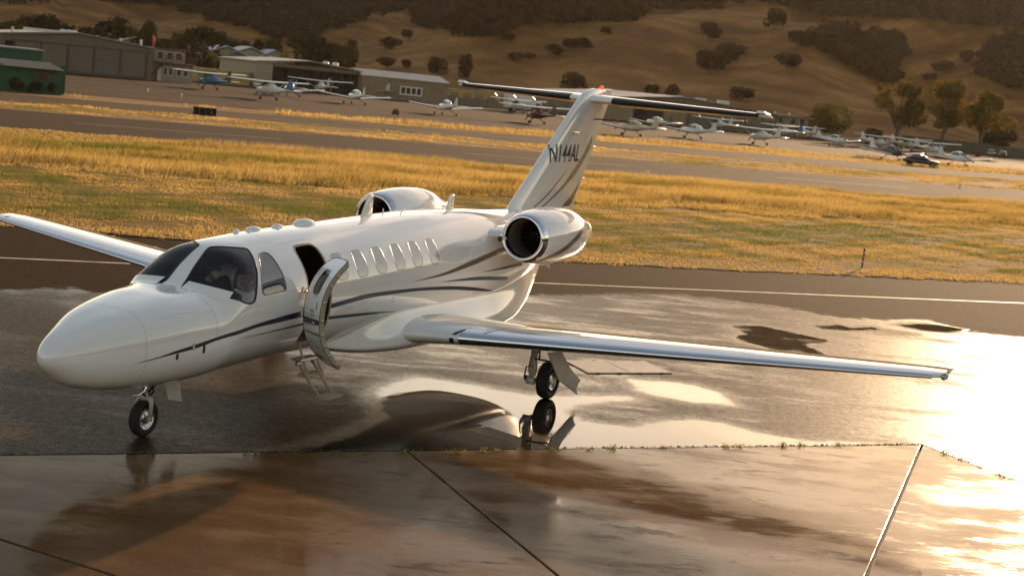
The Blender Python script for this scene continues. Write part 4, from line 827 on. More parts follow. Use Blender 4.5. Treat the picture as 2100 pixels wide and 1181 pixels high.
# ------------------------------------------------------------------ the business jet (x aft from the nose tip, y starboard, z up)
def paint(name, col, rough=.12, coat=1.0, var=.02):
    m = mat(name, col, rough, 0, var, 1.5, coat=coat); return m
M['white'] = paint('white_gloss_paint', (.80, .770, .73), .10)
M['navy'] = paint('navy_paint', (.008, .008, .035), .3, .15); M['teal'] = paint('teal_paint', (.010, .065, .085), .3, .15); M['bronze'] = paint('bronze_paint', (.13, .075, .048), .3, .15); M['greyteal'] = paint('grey_teal_paint', (.10, .15, .14)); M['maroon'] = paint('dark_plum_paint', (.05, .03, .028))
M['chrome'] = mat('polished_metal', (.78, .78, .80), .07, 1.0, var=.03, scale=2)
M['bright'] = mat('brushed_metal', (.62, .60, .57), .28, 1.0, var=.08, scale=6)
M['seal'] = mat('black_seal', (.012, .011, .010), .45)
M['boot'] = mat('rubber_boot', (.006, .006, .006), .40)
M['rubber'] = mat('tyre_rubber', (.012, .011, .010), .75, var=.3, scale=20)
M['gearwhite'] = mat('gear_paint', (.47, .43, .38), .4, var=.15, scale=8)
M['lining'] = mat('cabin_lining', (.20, .125, .07), .7, var=.2, scale=3)
M['cockpit'] = mat('cockpit_dark', (.025, .020, .018), .6, var=.3, scale=4)
M['winframe'] = mat('window_frame_metal', (.22, .20, .18), .35, .5, var=.05)
M['gap'] = mat('panel_gap', (.40, .38, .35), .5)
M['blind'] = mat('window_blind', (.43, .41, .39), .10, coat=1.0, var=.05, scale=3)
M['doorin'] = mat('door_trim', (.36, .28, .20), .7, var=.12, spec=.2); M['doorseal'] = mat('door_seal', (.10, .07, .05), .7, spec=.2)
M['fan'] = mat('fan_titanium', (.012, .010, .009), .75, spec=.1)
M['duct'] = mat('intake_duct', (.16, .13, .10), .45, .3)
def glass_mat(name, col, tr):
    m = bpy.data.materials.new(name); m.use_nodes = True; t = m.node_tree; t.nodes.clear()
    o = N(t, 'ShaderNodeOutputMaterial'); a = N(t, 'ShaderNodeBsdfTransparent'); a.inputs[0].default_value = col + (1,)
    g_ = N(t, 'ShaderNodeBsdfGlossy'); g_.inputs['Roughness'].default_value = .02; fr_ = N(t, 'ShaderNodeFresnel'); fr_.inputs['IOR'].default_value = 1.5
    mx = N(t, 'ShaderNodeMixShader'); ad = N(t, 'ShaderNodeMath', operation='ADD'); ad.inputs[1].default_value = tr
    t.links.new(fr_.outputs[0], ad.inputs[0]); t.links.new(ad.outputs[0], mx.inputs[0]); t.links.new(a.outputs[0], mx.inputs[1]); t.links.new(g_.outputs[0], mx.inputs[2]); t.links.new(mx.outputs[0], o.inputs[0]); return m
M['glass'] = glass_mat('windshield_glass', (.88, .86, .84), .015)
M['sideglass'] = glass_mat('acrylic_side_window', (.80, .79, .77), .16)
M['lens'] = glass_mat('lamp_lens', (.9, .9, .9), .08)
def emit(name, col, s):
    m, t, b = material(name); b.inputs['Base Color'].default_value = col + (1,); b.inputs['Emission Color'].default_value = col + (1,); b.inputs['Emission Strength'].default_value = s; return m
M['beacon'] = emit('beacon_red', (.9, .04, .02), .8)

ST = np.array([0, .12, .4, .9, 1.6, 2.15, 2.45, 2.8, 3.3, 4.0, 5.0, 6.5, 8.0, 9.3, 10.5, 11.5, 12.5, 13.5, 14.3])
TOP = [1.150, 1.318, 1.455, 1.612, 1.730, 1.795, 2.037, 2.250, 2.322, 2.375, 2.412, 2.472, 2.51, 2.505, 2.47, 2.443, 2.399, 2.319, 2.199]
BOT = [1.150, .975, .80, .702, .668, .688, .704, .710, .732, .748, .75, .738, .723, .768, 1.005, 1.303, 1.582, 1.801, 2.001]
WID = [0, .175, .32, .55, .73, .81, .835, .84, .842, .842, .836, .832, .828, .822, .765, .63, .45, .27, .1]
NTP = [2.2, 2.35, 2.7, 3.1, 3.3, 3.1, 2.85, 2.5, 2.25, 2.17, 2.14, 2.178, 2.2, 2.2, 2.2, 2.2, 2.2, 2.2, 2.2]
sq = np.sqrt(ST); fT, fBt, fW, fN = pchip(sq, TOP), pchip(sq, BOT), pchip(sq, WID), pchip(sq, NTP)
def fus(s, th):
    """th: 0 port side, pi/2 top"""
    s, th = np.broadcast_arrays(np.asarray(s, float), np.asarray(th, float)); q = np.sqrt(np.maximum(s, 0)); t, b, w_ = fT(q), fBt(q), fW(q)
    zm = b + (t - b) * .48; c, sn = np.cos(th), np.sin(th); n = np.where(sn >= 0, fN(q), 2.25)
    return np.stack([s, -w_ * np.sign(c) * np.abs(c) ** (2 / n), zm + np.where(sn >= 0, t - zm, zm - b) * np.sign(sn) * np.abs(sn) ** (2 / n)], -1)
def nrm_of(S, s, th, e=2e-3):
    a = S(np.minimum(s + e, 14.29), th) - S(np.maximum(s - e, 1e-4), th); b = S(s, th + e) - S(s, th - e); n = np.cross(a, b); l = np.linalg.norm(n, axis=-1, keepdims=True); n = n / np.maximum(l, 1e-12)
    c = S(s, th) - S(s, th + np.pi); return n * np.sign((n * c).sum(-1))[:, None]
KTH = .82   # metres per radian, for an even triangulation
def cdt_patch(outlines, gs, gt, holes=(), pad_=.012):
    """triangulate outlines in (s, th*KTH) with interior grid points; returns params and tris"""
    pts = []; edges = []
    for o in list(outlines) + list(holes):
        b = len(pts); pts += [(float(a), float(c)) for a, c in o]; edges += [(b + i, b + (i + 1) % len(o)) for i in range(len(o))]
    G = np.stack(np.meshgrid(gs, gt, indexing='ij'), -1).reshape(-1, 2)
    sel = np.zeros(len(G), bool)
    for o in outlines: sel |= poly_dist(o, G) > pad_
    for o in holes: sel &= poly_dist(o, G) < -pad_
    pts += [tuple(map(float, p)) for p in G[sel]]
    v, _, f, *_ = delaunay_2d_cdt([Vector(p) for p in pts], edges, [], 0, 1e-5)
    v = np.array([tuple(p) for p in v]); f = np.array([t for t in f if len(t) == 3]); cen = v[f].mean(1)
    ok = np.zeros(len(f), bool)
    for o in outlines: ok |= inside(o, cen)
    for o in holes: ok &= ~inside(o, cen)
    return v, f[ok]
def surf_obj(name, S, v, f, m, parent, off=0.0, skirt=None):
    s, th = v[:, 0], v[:, 1] / KTH; n = nrm_of(S, s, th); P = S(s, th) + n * off
    # consistent winding outwards
    a = np.cross(P[f[:, 1]] - P[f[:, 0]], P[f[:, 2]] - P[f[:, 0]]); fl = (a * n[f[:, 0]]).sum(-1) < 0; f = f.copy(); f[fl] = f[fl][:, ::-1]
    nn = n
    if skirt:
        # thin edge so the piece has thickness
        cnt = {}
        for t in f:
            for i in range(3): e = (t[i], t[(i + 1) % 3]); cnt[e] = 1
        bd = [e for e in cnt if (e[1], e[0]) not in cnt]; k = len(P); ids = {}
        ex = []
        for e in bd:
            for q in e:
                if q not in ids: ids[q] = k + len(ex); ex.append(P[q] - n[q] * skirt)
        P = np.vstack([P, ex]); nn = np.vstack([n, n[list(ids)]])
        F = [tuple(t) for t in f] + [(e[1], e[0], ids[e[0]], ids[e[1]]) for e in bd]
    else: F = [tuple(t) for t in f]
    me = bpy.data.meshes.new(name); me.from_pydata(P.tolist(), [], F); me.shade_smooth(); me.normals_split_custom_set_from_vertices(nn.tolist())
    return link(name, me, m, parent)
def sth(deg): return [(a, math.radians(b) * KTH) for a, b in deg]
def patch(name, S, outline, m, parent, off, step=.05, skirt=None):
    o = np.array(outline); lo, hi = o.min(0), o.max(0); gs = np.arange(lo[0] + step / 2, hi[0], step); gt = np.arange(lo[1] + step / 2, hi[1], step)
    v, f = cdt_patch([o], gs, gt, pad_=step * .3); return surf_obj(name, S, v, f, m, parent, off, skirt)
def ring(name, S, outline, m, parent, wi, wo_, h):
    """raised seal or frame following an outline: wi inside, wo_ outside, h proud"""
    o = np.array(outline); k = len(o); t = np.roll(o, -1, 0) - np.roll(o, 1, 0); t /= np.linalg.norm(t, axis=1)[:, None]; nr = np.stack([t[:, 1], -t[:, 0]], -1)
    if poly_dist(o, (o[:1] + nr[:1] * 1e-3))[0] > 0: nr = -nr
    rows = [(o - nr * wi, -.004), (o - nr * wi * .6, h), (o + nr * wo_ * .6, h), (o + nr * wo_, .0005)]
    V = []
    for q, hh in rows: V.append(S(q[:, 0], q[:, 1] / KTH) + nrm_of(S, q[:, 0], q[:, 1] / KTH) * hh)
    V = np.vstack(V); i = np.arange(k); F = []
    for r_ in range(3): F += [(r_ * k + a, r_ * k + (a + 1) % k, (r_ + 1) * k + (a + 1) % k, (r_ + 1) * k + a) for a in i]
    mb = MB().add(V, F); return mb.build(name, m, parent, True)
dS_ref = [None]
def th_to_z(s, th): return fus(s, th)[..., 2]
def z_to_th(s, z):
    q = np.sqrt(s); t, b, n = fT(q), fBt(q), fN(q); zm = b + (t - b) * .48; r_ = np.where(z >= zm, (z - zm) / (t - zm), (zm - z) / (zm - b)).clip(0, 1); e = np.where(z >= zm, n, 2.25)
    return np.arcsin(r_ ** (e / 2)) * np.where(z >= zm, 1, -1)
def stripe(name, S, up_, lo_, m, parent, off=.0025, n=60, flip=False):
    """tapering painted band between two lines of (s, deg)"""
    up_, lo_ = np.array(up_, float), np.array(lo_, float); a = pchip(up_[:, 0], up_[:, 1]); b = pchip(lo_[:, 0], lo_[:, 1]); ta = np.linspace(0, 1, n)
    su = up_[0, 0] + (up_[-1, 0] - up_[0, 0]) * ta; sl_ = lo_[0, 0] + (lo_[-1, 0] - lo_[0, 0]) * ta
    V = []; nn = []; m_ = 5
    if S in (fus, dS_ref[0]) and np.abs(np.r_[up_[:, 1], lo_[:, 1]]).max() < 85:
        # straight lines in height, so the band does not follow the changing section
        zz = lambda q: th_to_z(q[:, 0], np.radians(q[:, 1]))
        a, b = pchip(up_[:, 0], zz(up_)), pchip(lo_[:, 0], zz(lo_))
        A, B = a(su), b(sl_); conv = z_to_th
    else: A, B = np.radians(a(su)), np.radians(b(sl_)); conv = lambda s, t: t
    for j in range(m_):
        u = j / (m_ - 1); s_ = su * (1 - u) + sl_ * u; th_ = conv(s_, A * (1 - u) + B * u)
        if flip: th_ = math.pi - th_
        n_ = nrm_of(S, s_, th_); V.append(S(s_, th_) + n_ * off); nn.append(n_)
    V = np.vstack(V); nn = np.vstack(nn); F = [(j * n + i, j * n + i + 1, (j + 1) * n + i + 1, (j + 1) * n + i) for j in range(m_ - 1) for i in range(n - 1)]
    a3 = np.cross(V[[f[1] for f in F]] - V[[f[0] for f in F]], V[[f[3] for f in F]] - V[[f[0] for f in F]]); F = [f if (a3[i] @ nn[f[0]]) >= 0 else f[::-1] for i, f in enumerate(F)]
    me = bpy.data.meshes.new(name); me.from_pydata(V.tolist(), [], F); me.shade_smooth(); me.normals_split_custom_set_from_vertices(nn.tolist()); return link(name, me, m, parent)

jet = empty('business_jet', (0, 0, 0), HEAD)
tag(jet, 'white twin engine business jet with open cabin door parked on the wet ramp', 'jet')
def mir(o): return np.array([(a, math.pi * KTH - b) for a, b in o])[::-1]
WS = chaikin(sth([(2.150, 86.2), (2.35, 86.6), (2.60, 87.0), (2.72, 87.4), (2.76, 86.4), (2.81, 82.2), (2.876, 76.5), (2.98, 70.5), (3.075, 66.8), (3.075, 63.5), (3.048, 59.5), (2.979, 49.3), (2.924, 41.1), (2.859, 32.7), (2.801, 25.0), (2.755, 17.5), (2.72, 13.2), (2.69, 12.2), (2.618, 12.6), (2.523, 16.6), (2.41, 25.5), (2.32, 35.9), (2.212, 57.3), (2.164, 73.3), (2.150, 84.5)]), 2)
SW = chaikin(sth([(3.141, 54.2), (3.20, 56.2), (3.31, 56.2), (3.365, 52), (3.372, 40.5), (3.39, 30.5), (3.40, 20), (3.385, 16), (3.325, 15.1), (2.97, 15.0), (2.90, 15.6), (2.87, 18.5), (2.886, 24), (2.973, 39), (3.07, 48)]), 2)
D0, D1 = 3.865, 4.425
DOOR = chaikin(sth([(D0, 48), (D0 + .06, 55.5), (D0 + .14, 56.6), (D1 - .14, 56.6), (D1 - .06, 55.5), (D1, 48), (D1, 20), (D1, 0), (D1, -20), (D1, -34), (D1 - .05, -40), (D1 - .14, -41.5), (D0 + .14, -41.5), (D0 + .05, -40), (D0, -34), (D0, -20), (D0, 0), (D0, 20)]), 2)
holes = [WS, mir(WS), SW, mir(SW), DOOR]
gs = np.concatenate([np.linspace(.004, .6, 24) ** 1.0, np.arange(.64, 14.3, .06)]); gs = np.concatenate([[.0002, .0015, .004, .01, .018], np.linspace(.03, .6, 26), np.arange(.64, 14.28, .06)])
gt = np.radians(np.arange(-90, 270.1, 3.0)) * KTH
s0, s1, t0, t1 = .00002, 14.295, math.radians(-90) * KTH, math.radians(270) * KTH
bnd = [(s0, t) for t in gt[:-1]] + [(s, t1) for s in np.concatenate([[s0], gs])] + [(s1, t) for t in gt[::-1][:-1]] + [(s, t0) for s in np.concatenate([[s1], gs[::-1]])]
v, f = cdt_patch([np.array(bnd)], gs, gt[1:-1], holes, pad_=.008)
body = surf_obj('fuselage', fus, v, f, M['white'], jet)
tc_ = MB(); tc_.lathe([(14.28, .10), (14.36, .075), (14.40, .0)], (0, 0, 2.10), 'x', 16); tc_.build('tail_cone', M['white'], jet, True)
# lining seen through glass and door
def shell(name, a, b, inset, m, lo=-90, hi=270, n=26, holes_=True):
    gs_ = np.linspace(a, b, n); gt_ = np.radians(np.arange(lo, hi + .1, 6)) * KTH
    S2 = lambda s, th: (lambda p: np.stack([p[..., 0], p[..., 1] * (1 - inset / .82), 1.6 + (p[..., 2] - 1.6) * (1 - inset / .82)], -1))(fus(s, th))
    o = [(a, t) for t in gt_] + [(s, gt_[-1]) for s in gs_[1:]] + [(b, t) for t in gt_[::-1][1:]] + [(s, gt_[0]) for s in gs_[::-1][1:-1]]
    vv, ff = cdt_patch([np.array(o)], gs_[1:-1], gt_[1:-1], [np.array(q) for q in holes_], pad_=.01)
    s_, th_ = vv[:, 0], vv[:, 1] / KTH; me = bpy.data.meshes.new(name); me.from_pydata(S2(s_, th_).tolist(), [], [tuple(t) for t in ff]); me.shade_smooth(); return link(name, me, m, jet)
shell('cabin_lining', 2.16, 7.0, .035, M['lining'], holes_=[np.array(h) for h in holes])
cab = MB(); cab.box((5.0, 0, 1.0), (4.4, 1.1, .04)); cab.build('cabin_floor', M['lining'], jet)
for s_, lo_, hi_ in ((3.70, -80, 78), (3.70, 102, 260), (6.9, -80, 260)):
    th_ = np.radians(np.linspace(lo_, hi_, 26)); q_ = fus(np.full(26, s_), th_); q_ = np.c_[q_[:, 1] * .93, 1.6 + (q_[:, 2] - 1.6) * .93]
    bk_ = MB(); bk_.v = [(s_ + e, a, b) for e in (0, .05) for a, b in q_]; bk_.f = [tuple(range(26)), tuple(range(26, 52))] + [(i, (i + 1) % 26, 26 + (i + 1) % 26, 26 + i) for i in range(26)]; bk_.build('cabin_bulkhead', M['lining'], jet)
# glareshield and panel
gl = MB()
gy = np.linspace(-.70, .70, 13); V = []
for i, x_ in enumerate((2.22, 2.36, 2.52, 2.60, 2.62, 2.62)):
    for y_ in gy:
        zt = (1.72, 1.80, 1.845, 1.84, 1.80, 1.15)[i] - .10 * (abs(y_) / .7) ** 3 * (1 if i < 5 else 0); V.append((x_, y_ * (.86 if i == 0 else 1), zt))
gl.add(V, [(i * 13 + j, i * 13 + j + 1, (i + 1) * 13 + j + 1, (i + 1) * 13 + j) for i in range(5) for j in range(12)]); gl.build('glareshield', M['cockpit'], jet, True)
# windshield panes, deflector panels, seals
for o, side in ((WS, 0), (mir(WS), 1)):
    pn = patch('windshield_pane', fus, o, M['glass'], jet, -.004, .06); ring('windshield_seal', fus, o, M['seal'], pn, .017, .008, .004)
DF = np.array(sth([(2.255, 84.4), (2.258, 74.1), (2.278, 62.6), (2.322, 49.7), (2.40, 36.1), (2.285, 34.6), (2.225, 43.0), (2.165, 56.5), (2.118, 73.0), (2.10, 84.4)]))
for o in (DF, mir(DF)): patch('rain_deflector', fus, o, M['white'], jet, .007, .05, .006)
for o in (SW, mir(SW)):
    pn = patch('cockpit_side_window', fus, o, M['sideglass'], jet, -.004, .06); ring('window_frame', fus, o, M['winframe'], pn, .010, .008, .004)
wb = [(-.108, 40.6), (.055, 40.8), (.090, 39), (.118, 32), (.140, 23), (.135, 18.5), (.105, 15.6), (.04, 14.9), (-.085, 15.2), (-.115, 17.5), (-.150, 24), (-.150, 32), (-.135, 39)]
for k in range(6):
    c0 = 4.725 + .5117 * k
    for sd_ in (0, 1):
        o = chaikin(sth([(c0 + a + .005, b) for a, b in wb]), 2); o = mir(o) if sd_ else o
        pn = patch('cabin_window', fus, o, M['blind'], jet, .0015, .06); ring('window_frame', fus, o, M['winframe'], pn, .003, .005, .003)
# cheat lines (both sides)
ST_ = [('navy_stripe', 'navy', [(.865, -7.1), (1.027, -3.6), (1.212, -.9), (1.423, .4), (1.691, 1.4), (2.074, 3.6), (2.41, .5), (2.797, -2.8), (3.207, -3.0), (D0 - .004, -2.6)], [(.865, -7.1), (1.028, -4.6), (1.214, -2.2), (1.425, -.5), (1.694, .1), (2.077, 1.6), (2.416, -1.6), (2.81, -6.0), (3.225, -7.4), (D0 - .004, -7.5)]),
       ('navy_stripe', 'navy', [(D1 + .004, -1.8), (5.463, .2), (6.0, -.4), (6.589, -1.5), (7.826, -5.2), (8.52, -9.6), (9.781, -27.8)], [(D1 + .004, -5.5), (5.476, -3.0), (6.0, -3.3), (6.601, -4.1), (7.847, -8.6), (8.551, -13.3), (9.781, -27.8)]),
       ('teal_stripe', 'teal', [(2.441, -7), (2.739, -12.2), (3.049, -13.7), (3.367, -14.1), (D0 - .004, -13.9)], [(2.441, -7), (2.743, -12.9), (3.057, -14.8), (3.379, -15.8), (D0 - .004, -16.3)]),
       ('teal_stripe', 'teal', [(D1 + .004, -12.7), (5.299, -16), (6.298, -21.3)], [(D1 + .004, -15.9), (5.326, -19.1), (6.298, -21.3)]),
       ('bronze_stripe', 'bronze', [(6.502, 2.8), (7.463, 5.8), (8.447, 13.2), (9.181, 18.7), (9.73, 21.9), (10.3, 23)], [(6.502, 2.8), (7.466, 3.9), (8.442, 8.7), (9.162, 13.7), (9.699, 16.8), (10.3, 18)]),
       ('navy_stripe', 'navy', [(8.738, 1.6), (9.509, 2.1), (10.377, -.4)], [(8.738, 1.6), (9.517, .5), (10.401, -4.3)]),
       ('teal_stripe', 'teal', [(7.38, -.2), (8.465, -.7), (9.808, -8.6)], [(7.38, -.2), (8.478, -3.1), (9.853, -13.1)])]
for nm, mk, u_, l_ in ST_:
    stripe(nm, fus, u_, l_, M[mk], jet)
    stripe(nm, fus, u_, l_, M[mk], jet, flip=True)
# panel seams
def seam(pts, w_=.004, name='panel_seam'):
    p = np.array(pts, float); stripe(name, fus, p + [0, w_ * 45], p - [0, w_ * 45], M['gap'], jet, .0012, 40)
def seam_ring(s, a, b, w_=.0028):
    th_ = np.radians(np.linspace(a, b, 40)); V = []; nn = []
    for ds in (-w_, w_):
        s_ = np.full(40, s + ds); n_ = nrm_of(fus, s_, th_); V.append(fus(s_, th_) + n_ * .0012)
    MB().add(np.vstack(V), [(i, i + 1, 41 + i, 40 + i) for i in range(39)]).build('panel_seam', M['gap'], jet, True)
seam_ring(1.02, -80, 260); seam_ring(2.04, 3, 62)
seam([(1.2, 40), (1.6, 39), (2.03, 33)]); seam([(3.72, 62), (4.0, 62.6), (4.52, 62)]); seam([(3.45, 14.2), (3.6, 14), (3.85, 13.6)])
seam([(4.45, -44), (6.0, -44), (7.5, -44)]); seam_ring(10.2, 40, 140); seam_ring(5.0, 10, 170, .0018); seam_ring(7.72, -20, 200, .0018); seam_ring(8.9, 30, 150, .0018); seam_ring(3.62, 60, 120, .0018); seam_ring(11.4, 10, 170, .0018)
seam([(5.0, 66), (6.4, 66), (7.72, 66)], .0022); seam([(7.72, 40), (8.3, 39), (8.9, 38)], .0022); seam([(5.3, -24), (5.8, -24.5), (6.3, -26)], .0022)
seam([(8.4, -20), (9.2, -26), (9.8, -34)])
# nose vents and lights
for s_, d_ in ((1.43, -4.2), (1.826, -2.2)):
    stripe('vent_slot', fus, [(s_ - .008, d_ + 3.2), (s_ + .028, d_ + 3.6)], [(s_ - .008, d_ - 3.2), (s_ + .028, d_ - 3.2)], M['seal'], jet, .003, 6)
rnd = lambda c, r_, n=14: [(c[0] + r_ * math.cos(t), math.radians(c[1]) * KTH + r_ * math.sin(t)) for t in np.linspace(0, 2 * math.pi, n, endpoint=False)]
for c in ((1.673, 1.0), (6.08, -8.3)): q = patch('static_port', fus, rnd(c, .016 if c[0] < 3 else .03), M['bright'], jet, .003, .01); ring('port_rim', fus, rnd(c, .016 if c[0] < 3 else .03), M['gap'], q, .004, .004, .004)
# antennas on the roof
for s_, d_, l_, h_ in ((3.93, 97, .30, .05), (4.40, 94, .22, .045), (5.02, 93, .42, .075), (3.72, 92, .10, .02), (4.25, 88, .10, .02), (3.62, 100, .12, .05)):
    p = fus(np.array([s_]), np.radians([d_]))[0]; mb = MB()
    for i in range(5):
        t_ = i / 4; rr = math.sqrt(max(0, 1 - t_ ** 2.5)); mb.v += [(p[0] + l_ / 2 * rr * math.cos(a) * (1 + .0 * t_), p[1] + l_ * .3 * rr * math.sin(a), p[2] - .02 + (h_ + .02) * t_) for a in np.linspace(0, 2 * math.pi, 20, endpoint=False)]
    mb.f += [(i * 20 + j, i * 20 + (j + 1) % 20, (i + 1) * 20 + (j + 1) % 20, (i + 1) * 20 + j) for i in range(4) for j in range(20)]; mb.build('antenna', M['white'], jet, True)
def blade(pts, th_, name='blade_antenna'):
    """fin-like plate: pts outline in x,z"""
    pts = np.array(pts); c = pts.mean(0); mb = MB(); k = len(pts)
    rows = [(c + (pts - c) * .82, -th_ / 2), (pts, 0), (c + (pts - c) * .82, th_ / 2)]
    for q, y_ in rows: mb.v += [(a, y_, b) for a, b in q]
    mb.f += [tuple(range(k)), tuple(range(2 * k, 3 * k))] + [(r_ * k + i, r_ * k + (i + 1) % k, (r_ + 1) * k + (i + 1) % k, (r_ + 1) * k + i) for r_ in (0, 1) for i in range(k)]
    return mb.build(name, M['white'], jet, True)
blade([(6.36, 2.44), (6.70, 2.44), (6.70, 2.78), (6.55, 2.79)], .03); blade([(8.98, 2.47), (9.25, 2.47), (9.22, 2.735), (9.06, 2.74)], .025)
mb = MB(); mb.tube([(7.35, -.1, 2.47), (7.42, -.1, 2.56), (7.50, -.1, 2.57)], [.012, .008, .004]); mb.tube([(7.1, .05, 2.48), (7.1, .05, 2.56)], .012); mb.build('whip_antenna', M['bright'], jet)

# ---- belly fairing
bs = np.array([4.7, 5.2, 5.8, 6.5, 7.4, 8.4, 9.3, 10.0, 10.7, 11.3, 11.9]); bw = pchip(bs, [.25, .58, .80, .92, .95, .95, .935, .88, .76, .60, .42]); bb = pchip(bs, [.84, .70, .61, .57, .56, .57, .585, .62, .82, 1.12, 1.45]); bt = pchip(bs, [.86, .97, 1.13, 1.235, 1.26, 1.28, 1.30, 1.36, 1.46, 1.54, 1.62])
def belly(s, th):
    # a skirt: flush with the fuselage at its upper line, flaring to a flat side, rounded underneath
    s, th = np.broadcast_arrays(np.asarray(s, float), np.asarray(th, float)); u = np.abs(np.mod(th / np.pi + 1, 2) - 1); side = np.where(np.mod(th, 2 * np.pi) <= np.pi, -1, 1)
    t, b, w_ = bt(s), bb(s), bw(s); q = np.sqrt(s); fb, ft_, n = fBt(q), fT(q), 2.25; zm = fb + (ft_ - fb) * .48; r_ = np.clip((zm - t) / (zm - fb), 0, .98); yt = np.minimum(fW(q) * np.where(t < zm, (1 - r_ ** n) ** (1 / n), 1), w_) - .006
    e = np.clip((u - .08) / .47, 0, 1); v = np.clip((u - .55) / .45, 0, 1)
    y = np.where(u < .08, yt * u / .08, np.where(u < .55, yt + (w_ - yt) * sm(e) ** .8, w_ * np.cos(v * np.pi / 2) ** .75)); z = np.where(u < .55, t - .004 * (u < .08) + (b + .30 * (t - b) - t) * np.clip((u - .08) / .47, 0, 1), b + .30 * (t - b) * (1 - np.sin(v * np.pi / 2)))
    return np.stack([s, side * y, z], -1)
sg, tg = np.meshgrid(np.linspace(4.7, 11.9, 90), np.radians(np.linspace(0, 360, 73)), indexing='ij'); P = belly(sg, tg).reshape(-1, 3)
np_mesh('belly_fairing', P, [(i * 73 + j, i * 73 + j + 1, (i + 1) * 73 + j + 1, (i + 1) * 73 + j) for i in range(89) for j in range(72)], M['white'], jet, smooth=True)

# ---- lifting surfaces
def foil(x, t): return 5 * t * (.2969 * np.sqrt(x) - .126 * x - .3516 * x ** 2 + .2843 * x ** 3 - .1036 * x ** 4)
def surface(secs, u, x, side, kind):
    """secs: list (u, le_x, le_span, le_height, chord, t/c, twist deg); side +1 upper/-1 lower"""
    S_ = np.array(secs, float); f_ = [np.interp(u, S_[:, 0], S_[:, k]) for k in range(1, 7)]; lx, ly, lz, ch, tc2, tw = f_
    cam_ = .018 * 4 * x * (1 - x) if kind == 'wing' else 0 * x
    yt = side * foil(x, tc2) + cam_; a = np.radians(tw); X_ = (x - .25) * ch; Z_ = yt * ch
    dx = X_ * np.cos(a) + Z_ * np.sin(a) + .25 * ch; dz = -X_ * np.sin(a) + Z_ * np.cos(a)
    if kind == 'fin': return np.stack([lx + dx, ly + dz, lz + 0 * dx], -1)
    return np.stack([lx + dx, ly + 0 * dx, lz + dz], -1)
def piece(name, secs, u0, u1, x0, x1, m, parent, kind='wing', nu=14, nx=14, rot=None, inflate=0.0, smooth=True):
    us = np.linspace(u0, u1, nu); xs = x0 + (x1 - x0) * (1 - np.cos(np.linspace(0, math.pi, nx))) / 2 if x0 > 0 or x1 < 1 else (1 - np.cos(np.linspace(0, math.pi, nx))) / 2
    if x0 == 0 and x1 < 1: xs = x1 * np.linspace(0, 1, nx) ** 2
    loop = [(x, 1) for x in xs[::-1]] + [(x, -1) for x in (xs[1:] if x0 == 0 else xs)]; k = len(loop); V = []
    lxx = np.array([a for a, b in loop]); ss_ = np.array([b for a, b in loop])
    for u in us: V.append(surface(secs, np.full(k, u), lxx, ss_, kind))
    V = np.array(V)
    if inflate:
        c = surface(secs, us[:, None] + 0 * lxx[None], np.full((nu, k), (x0 + x1) / 2), np.zeros((nu, k)), kind); V = c + (V - c) * (1 + inflate)
    V = V.reshape(-1, 3)
    if rot is not None: V = rot(V)
    F = [(i * k + j, i * k + (j + 1) % k, (i + 1) * k + (j + 1) % k, (i + 1) * k + j) for i in range(nu - 1) for j in range(k)] + [tuple(range(k)), tuple((nu - 1) * k + j for j in range(k))]
    return smooth_angle(MB().add(V, F).build(name, m, parent), 40)
for sg_ in (-1, 1):
    # sections: u, le x, span y, le height, chord, thickness, twist
    WSEC = [(0, 6.05, sg_ * .5, .86, 3.0, .135, 2.2), (.97, 6.42, sg_ * .97, .88, 2.62, .150, 2.0), (1.3, 6.52, sg_ * 1.3, .90, 2.48, .142, 1.9), (1.8, 6.68, sg_ * 1.8, .922, 2.27, .135, 1.8), (8.0, 7.90, sg_ * 8.0, 1.325, .98, .115, -.3), (8.12, 7.98, sg_ * 8.10, 1.335, .86, .09, -.3)]
    if sg_ > 0: WSEC = [(a, b, c * 1.035, d, *r_) for a, b, c, d, *r_ in WSEC]
    wing = piece('wing', WSEC, 0, 8.12, .0, .72, M['white'], jet, nu=26, nx=18)
    piece('leading_edge', WSEC, 1.62, 7.96, 0, .085, M['chrome'], wing, nu=20, nx=14, inflate=.004)
    piece('flap', WSEC, 1.05, 4.95, .725, 1, M['white'], wing, nu=10, nx=10); piece('aileron', WSEC, 5.0, 7.7, .725, 1, M['white'], wing, nu=10, nx=10); piece('wing_tip_panel', WSEC, 7.73, 8.12, .725, 1, M['white'], wing, nu=5, nx=8); piece('wing_root_panel', WSEC, .3, 1.02, .722, 1, M['white'], wing, nu=5, nx=8)
    lt = MB(); lt.lathe([(-.12, 0), (-.09, .04), (0, .052), (.12, .045), (.2, 0)], (8.06, sg_ * 8.11, 1.335), 'x', 14); lt.build('navigation_light', M['lens'], wing, True)
    wk = MB()
    for y_ in (5.4, 6.3, 7.2, 7.9): 
        q = surface(WSEC, np.array([y_]), np.array([1.0]), np.array([1.0]), 'wing')[0]; wk.tube([q, q + np.array((.11, 0, -.005))], [.004, .002], 5)
    wk.build('static_wick', M['bright'], wing)
    if sg_ < 0:
        # painted chevron swoosh near the root
        for o0, mk, w_ in ((1.50, 'navy', .06), (1.72, 'bronze', .03), (1.84, 'teal', .035)):
            V = []
            xs = np.concatenate([np.linspace(.16, 0, 14), np.linspace(.004, .03, 5)]); sd2 = np.array([1.0] * 14 + [-1.0] * 5)
            for e in (0, w_):
                u_ = o0 + e + .55 * xs * sd2.clip(0) * 3; p = surface(WSEC, u_, xs, sd2, 'wing'); c = surface(WSEC, u_, xs * 0 + .08, sd2 * 0, 'wing'); V.append(c + (p - c) * 1.012)
            MB().add(np.vstack(V), [(i, i + 1, 20 + i, 19 + i) for i in range(18)]).build('wing_swoosh', M[mk], wing, True)
